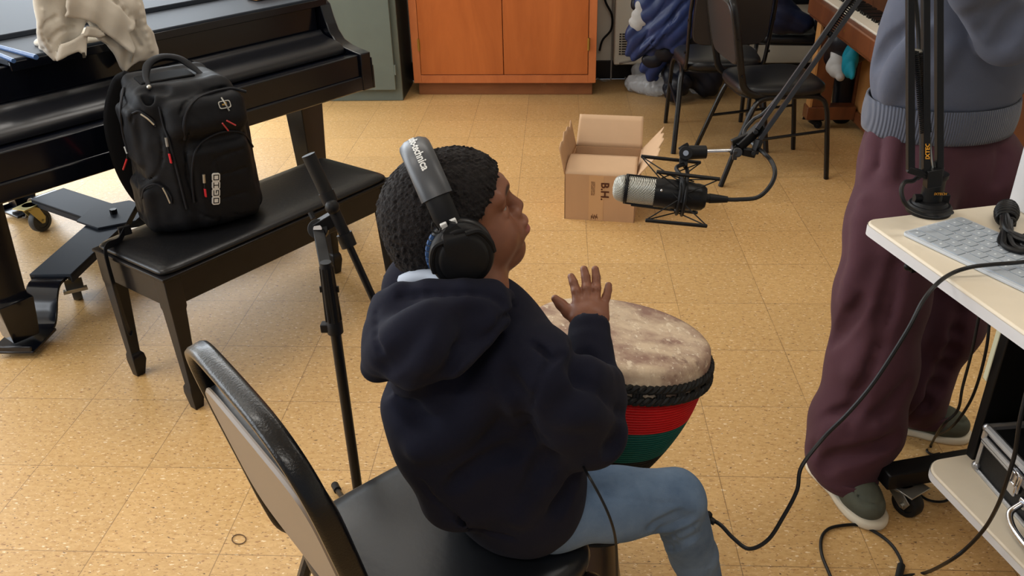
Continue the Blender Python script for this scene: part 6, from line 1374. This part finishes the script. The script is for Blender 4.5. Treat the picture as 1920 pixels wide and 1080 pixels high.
cable('headphone_cable', [D(1060, 830, 1.30), D(1085, 862, 1.27), D(1100, 886, 1.185), D(1126, 932, 1.18), D(1146, 978, 1.19), D(1155, 1020, 1.22), D(1157, 1080, 1.27), D(1160, 1180, 1.36)], .0020, MAT['cable'], 'thin black headphone cable hanging down past the hoodie hem', 8)

# ---- the standing person
def adult():
    t = thing('person', (2.27, -.2, 0), 'standing person in grey sweatshirt, maroon sweatpants and olive shoes behind the desk', 'person')
    f2, r2, u2 = head_frame(-62, -18); HC2 = P(2.33, -.12, 1.575); k = 1.12
    S = Sdf(.0035); h = head_prims(S, HC2, f2, r2, u2, k); SA, SB = P(2.16, -.10, 1.31), P(2.50, .02, 1.31)
    S.cap(HC2-u2*.05-f2*.02, P(2.33, -.04, 1.36), .052, .056, .03); S.cap(P(2.33, -.03, 1.33), P(2.33, -.01, 1.0), .11, .10, .05, flat=(unit(P(.3, -.95, 0)), .8)); S.cap(P(2.33, -.01, 1.0), P(2.32, 0, .80), .10, .10, .05); S.cap(SA, SB, .05, .05, .03)
    EB = D(1890, 68, 1.76); WB = D(1775, -120, 1.62); EA = P(2.09, -.18, 1.27); WA = P(2.20, -.36, 1.40)
    S.chain([SB, EB, WB], [.045, .036, .026], .02); S.chain([SA, EA, WA], [.045, .036, .026], .02)
    hand(S, WB, unit(P(-.35, -.2, .6)), unit(P(.3, .5, .1)), P(-.5, .2, 0), 1.0, .5); hand(S, WA, unit(P(.3, -.25, .5)), unit(P(-.4, .5, .1)), P(.6, -.1, 0), 1.0, .5)
    S.build('body', MAT['skin2'], t, 1, color=head_tint(HC2, f2, r2, u2, k)); eyes(t, h, f2, r2, u2, k); hair_cap('hair', HC2, f2, r2, u2, k, t, .014, .002, .004, MAT['hair'])
    # sweatshirt
    S = Sdf(.0055); pf = unit(P(.3, -.95, 0)); c = D(1765, 180, 2.02)
    S.cap(P(2.315, -.01, .975), P(2.325, -.02, 1.08), .182, .176, .05, flat=(pf, .78)); S.cap(P(2.325, -.02, 1.08), P(2.33, -.05, 1.24), .176, .165, .05, flat=(pf, .74)); S.cap(SA-Zv*.01, SB-Zv*.01, .075, .075, .06); S.cap(P(2.33, -.04, 1.30), P(2.33, -.05, 1.37), .09, .065, .03)
    S.chain([SB, (SB+EB)/2, EB], [.074, .068, .060], .012); S.chain([EB, (EB+WB)/2, WB], [.060, .054, .042], .010); S.chain([SA, EA], [.070, .058], .02); S.chain([EA, WA], [.056, .042], .02)
    S.disp = lambda Q: .0035*wob(Q, 14, 3)+.0012*wob(Q, 40, 7)
    for pts in ([(1640, 120), (1665, 85), (1700, 65), (1740, 30)], [(1850, 60), (1870, 30), (1900, 5)], [(1878, 80), (1900, 45), (1918, 25)], [(1830, 30), (1850, 10)]): groove(S, pts, .007, .03)
    for pts in ([(1665, 180), (1690, 120), (1735, 60)], [(1628, 150), (1640, 175)], [(1780, 90), (1760, 130)]): groove(S, pts, .007, .04, '+', off=-.004)
    S.rbox(P(2.3, 0, .70), (.5, .5, .205), .01, None, .02, '-'); S.build('sweatshirt', MAT['greyhood'], t, 1)
    px_ = P(-pf[1], pf[0], 0)
    m = MB(); m.grid(lambda u, v: P(2.315, -.008, .843+.077*v)+px_*math.cos(2*PI*u)*(.177+.004*math.sin(v*PI))+pf*math.sin(2*PI*u)*(.143+.004*math.sin(v*PI)), 96, 8); m.build('hem_band', MAT['ribknit'], t, smooth=True, thick=.006)
    # sweatpants
    S = Sdf(.0055)
    S.cap(P(2.315, -.005, .80), P(2.31, -.01, .74), .164, .162, .05, flat=(pf, .8));
    S.chain([D(1712, 315, 2.045), D(1678, 420, 2.03), D(1650, 560, 2.06), D(1632, 690, 2.09), D(1604, 800, 2.12), D(1584, 852, 2.13)], [.112, .108, .102, .098, .106, .094], .04)
    S.chain([D(1828, 330, 2.09), D(1800, 450, 2.15), D(1768, 600, 2.22), D(1708, 720, 2.29), D(1722, 778, 2.36)], [.118, .10, .092, .090, .072], .05)
    S.cap(D(1584, 872, 2.13), D(1585, 893, 2.135), .080, .080, .006)
    S.rbox(P(2.3, -.2, -.16), (.8, .8, .212), .004, None, .008, '-'); S.rbox(P(2.3, 0, 1.0), (.5, .5, .145), .01, None, .01, '-')
    S.disp = lambda Q: .0035*wob(Q, 16, 6)+.0012*wob(Q, 45, 2)
    for pts in ([(1688, 480), (1668, 560), (1640, 650), (1610, 740), (1590, 800)], [(1525, 845), (1545, 800), (1590, 770)], [(1545, 880), (1560, 860), (1620, 850), (1680, 820)], [(1560, 640), (1590, 600), (1610, 560)], [(1800, 590), (1770, 690), (1710, 790)], [(1620, 800), (1660, 770), (1700, 720)], [(1655, 260), (1648, 310)], [(1700, 275), (1690, 330)], [(1880, 290), (1870, 340)]): groove(S, pts, .007, .03)
    groove(S, [(1692, 470), (1676, 560), (1650, 650), (1622, 720), (1600, 760), (1570, 800)], .003, .004); 
    for pts in ([(1620, 380), (1612, 480), (1590, 560)], [(1640, 620), (1600, 700)], [(1675, 265), (1668, 330)], [(1640, 255), (1630, 320)], [(1540, 830), (1570, 800), (1640, 800)]): groove(S, pts, .007, .04, '+', off=-.004)
    S.build('sweatpants', MAT['maroon'], t, 1)
    for (c0, ra, rb, dr) in ((D(1585, 880, 2.135), .083, .070, (.27, -.96)), (D(1722, 790, 2.36), .074, .062, (.95, -.3))):
        e1 = unit(P(dr[0], dr[1], 0)); e2 = P(-e1[1], e1[0], 0); m = MB(); m.grid(lambda u, v: P(c0[0], c0[1], .046+.034*v)+e1*math.cos(2*PI*u)*(ra+.003*math.sin(v*PI)+.001*math.sin(u*40))+e2*math.sin(2*PI*u)*(rb+.003*math.sin(v*PI)), 60, 6); m.build('cuff', MAT['maroon'], t, smooth=True, thick=.005)
    shoe(t, (2.085, -.245, 0), G(1650, 996), .106); shoe(t, (2.285, -.07, 0), (2.535, -.135, 0), .10)
def ribmat():
    m = mat('ribbed_knit', sr(80, 84, 97), .9, sheen=.2); nt = m.node_tree; tc = N(nt, 'ShaderNodeTexCoord'); wv = N(nt, 'ShaderNodeTexWave'); wv.inputs['Scale'].default_value = 55; nt.links.new(tc.outputs['Object'], wv.inputs['Vector']); bp = N(nt, 'ShaderNodeBump'); bp.inputs['Strength'].default_value = .7; bp.inputs['Distance'].default_value = .003; nt.links.new(wv.outputs['Fac'], bp.inputs['Height']); nt.links.new(bp.outputs[0], nt.nodes['Principled BSDF'].inputs['Normal']); return m
MAT['ribknit'] = ribmat()
adult()
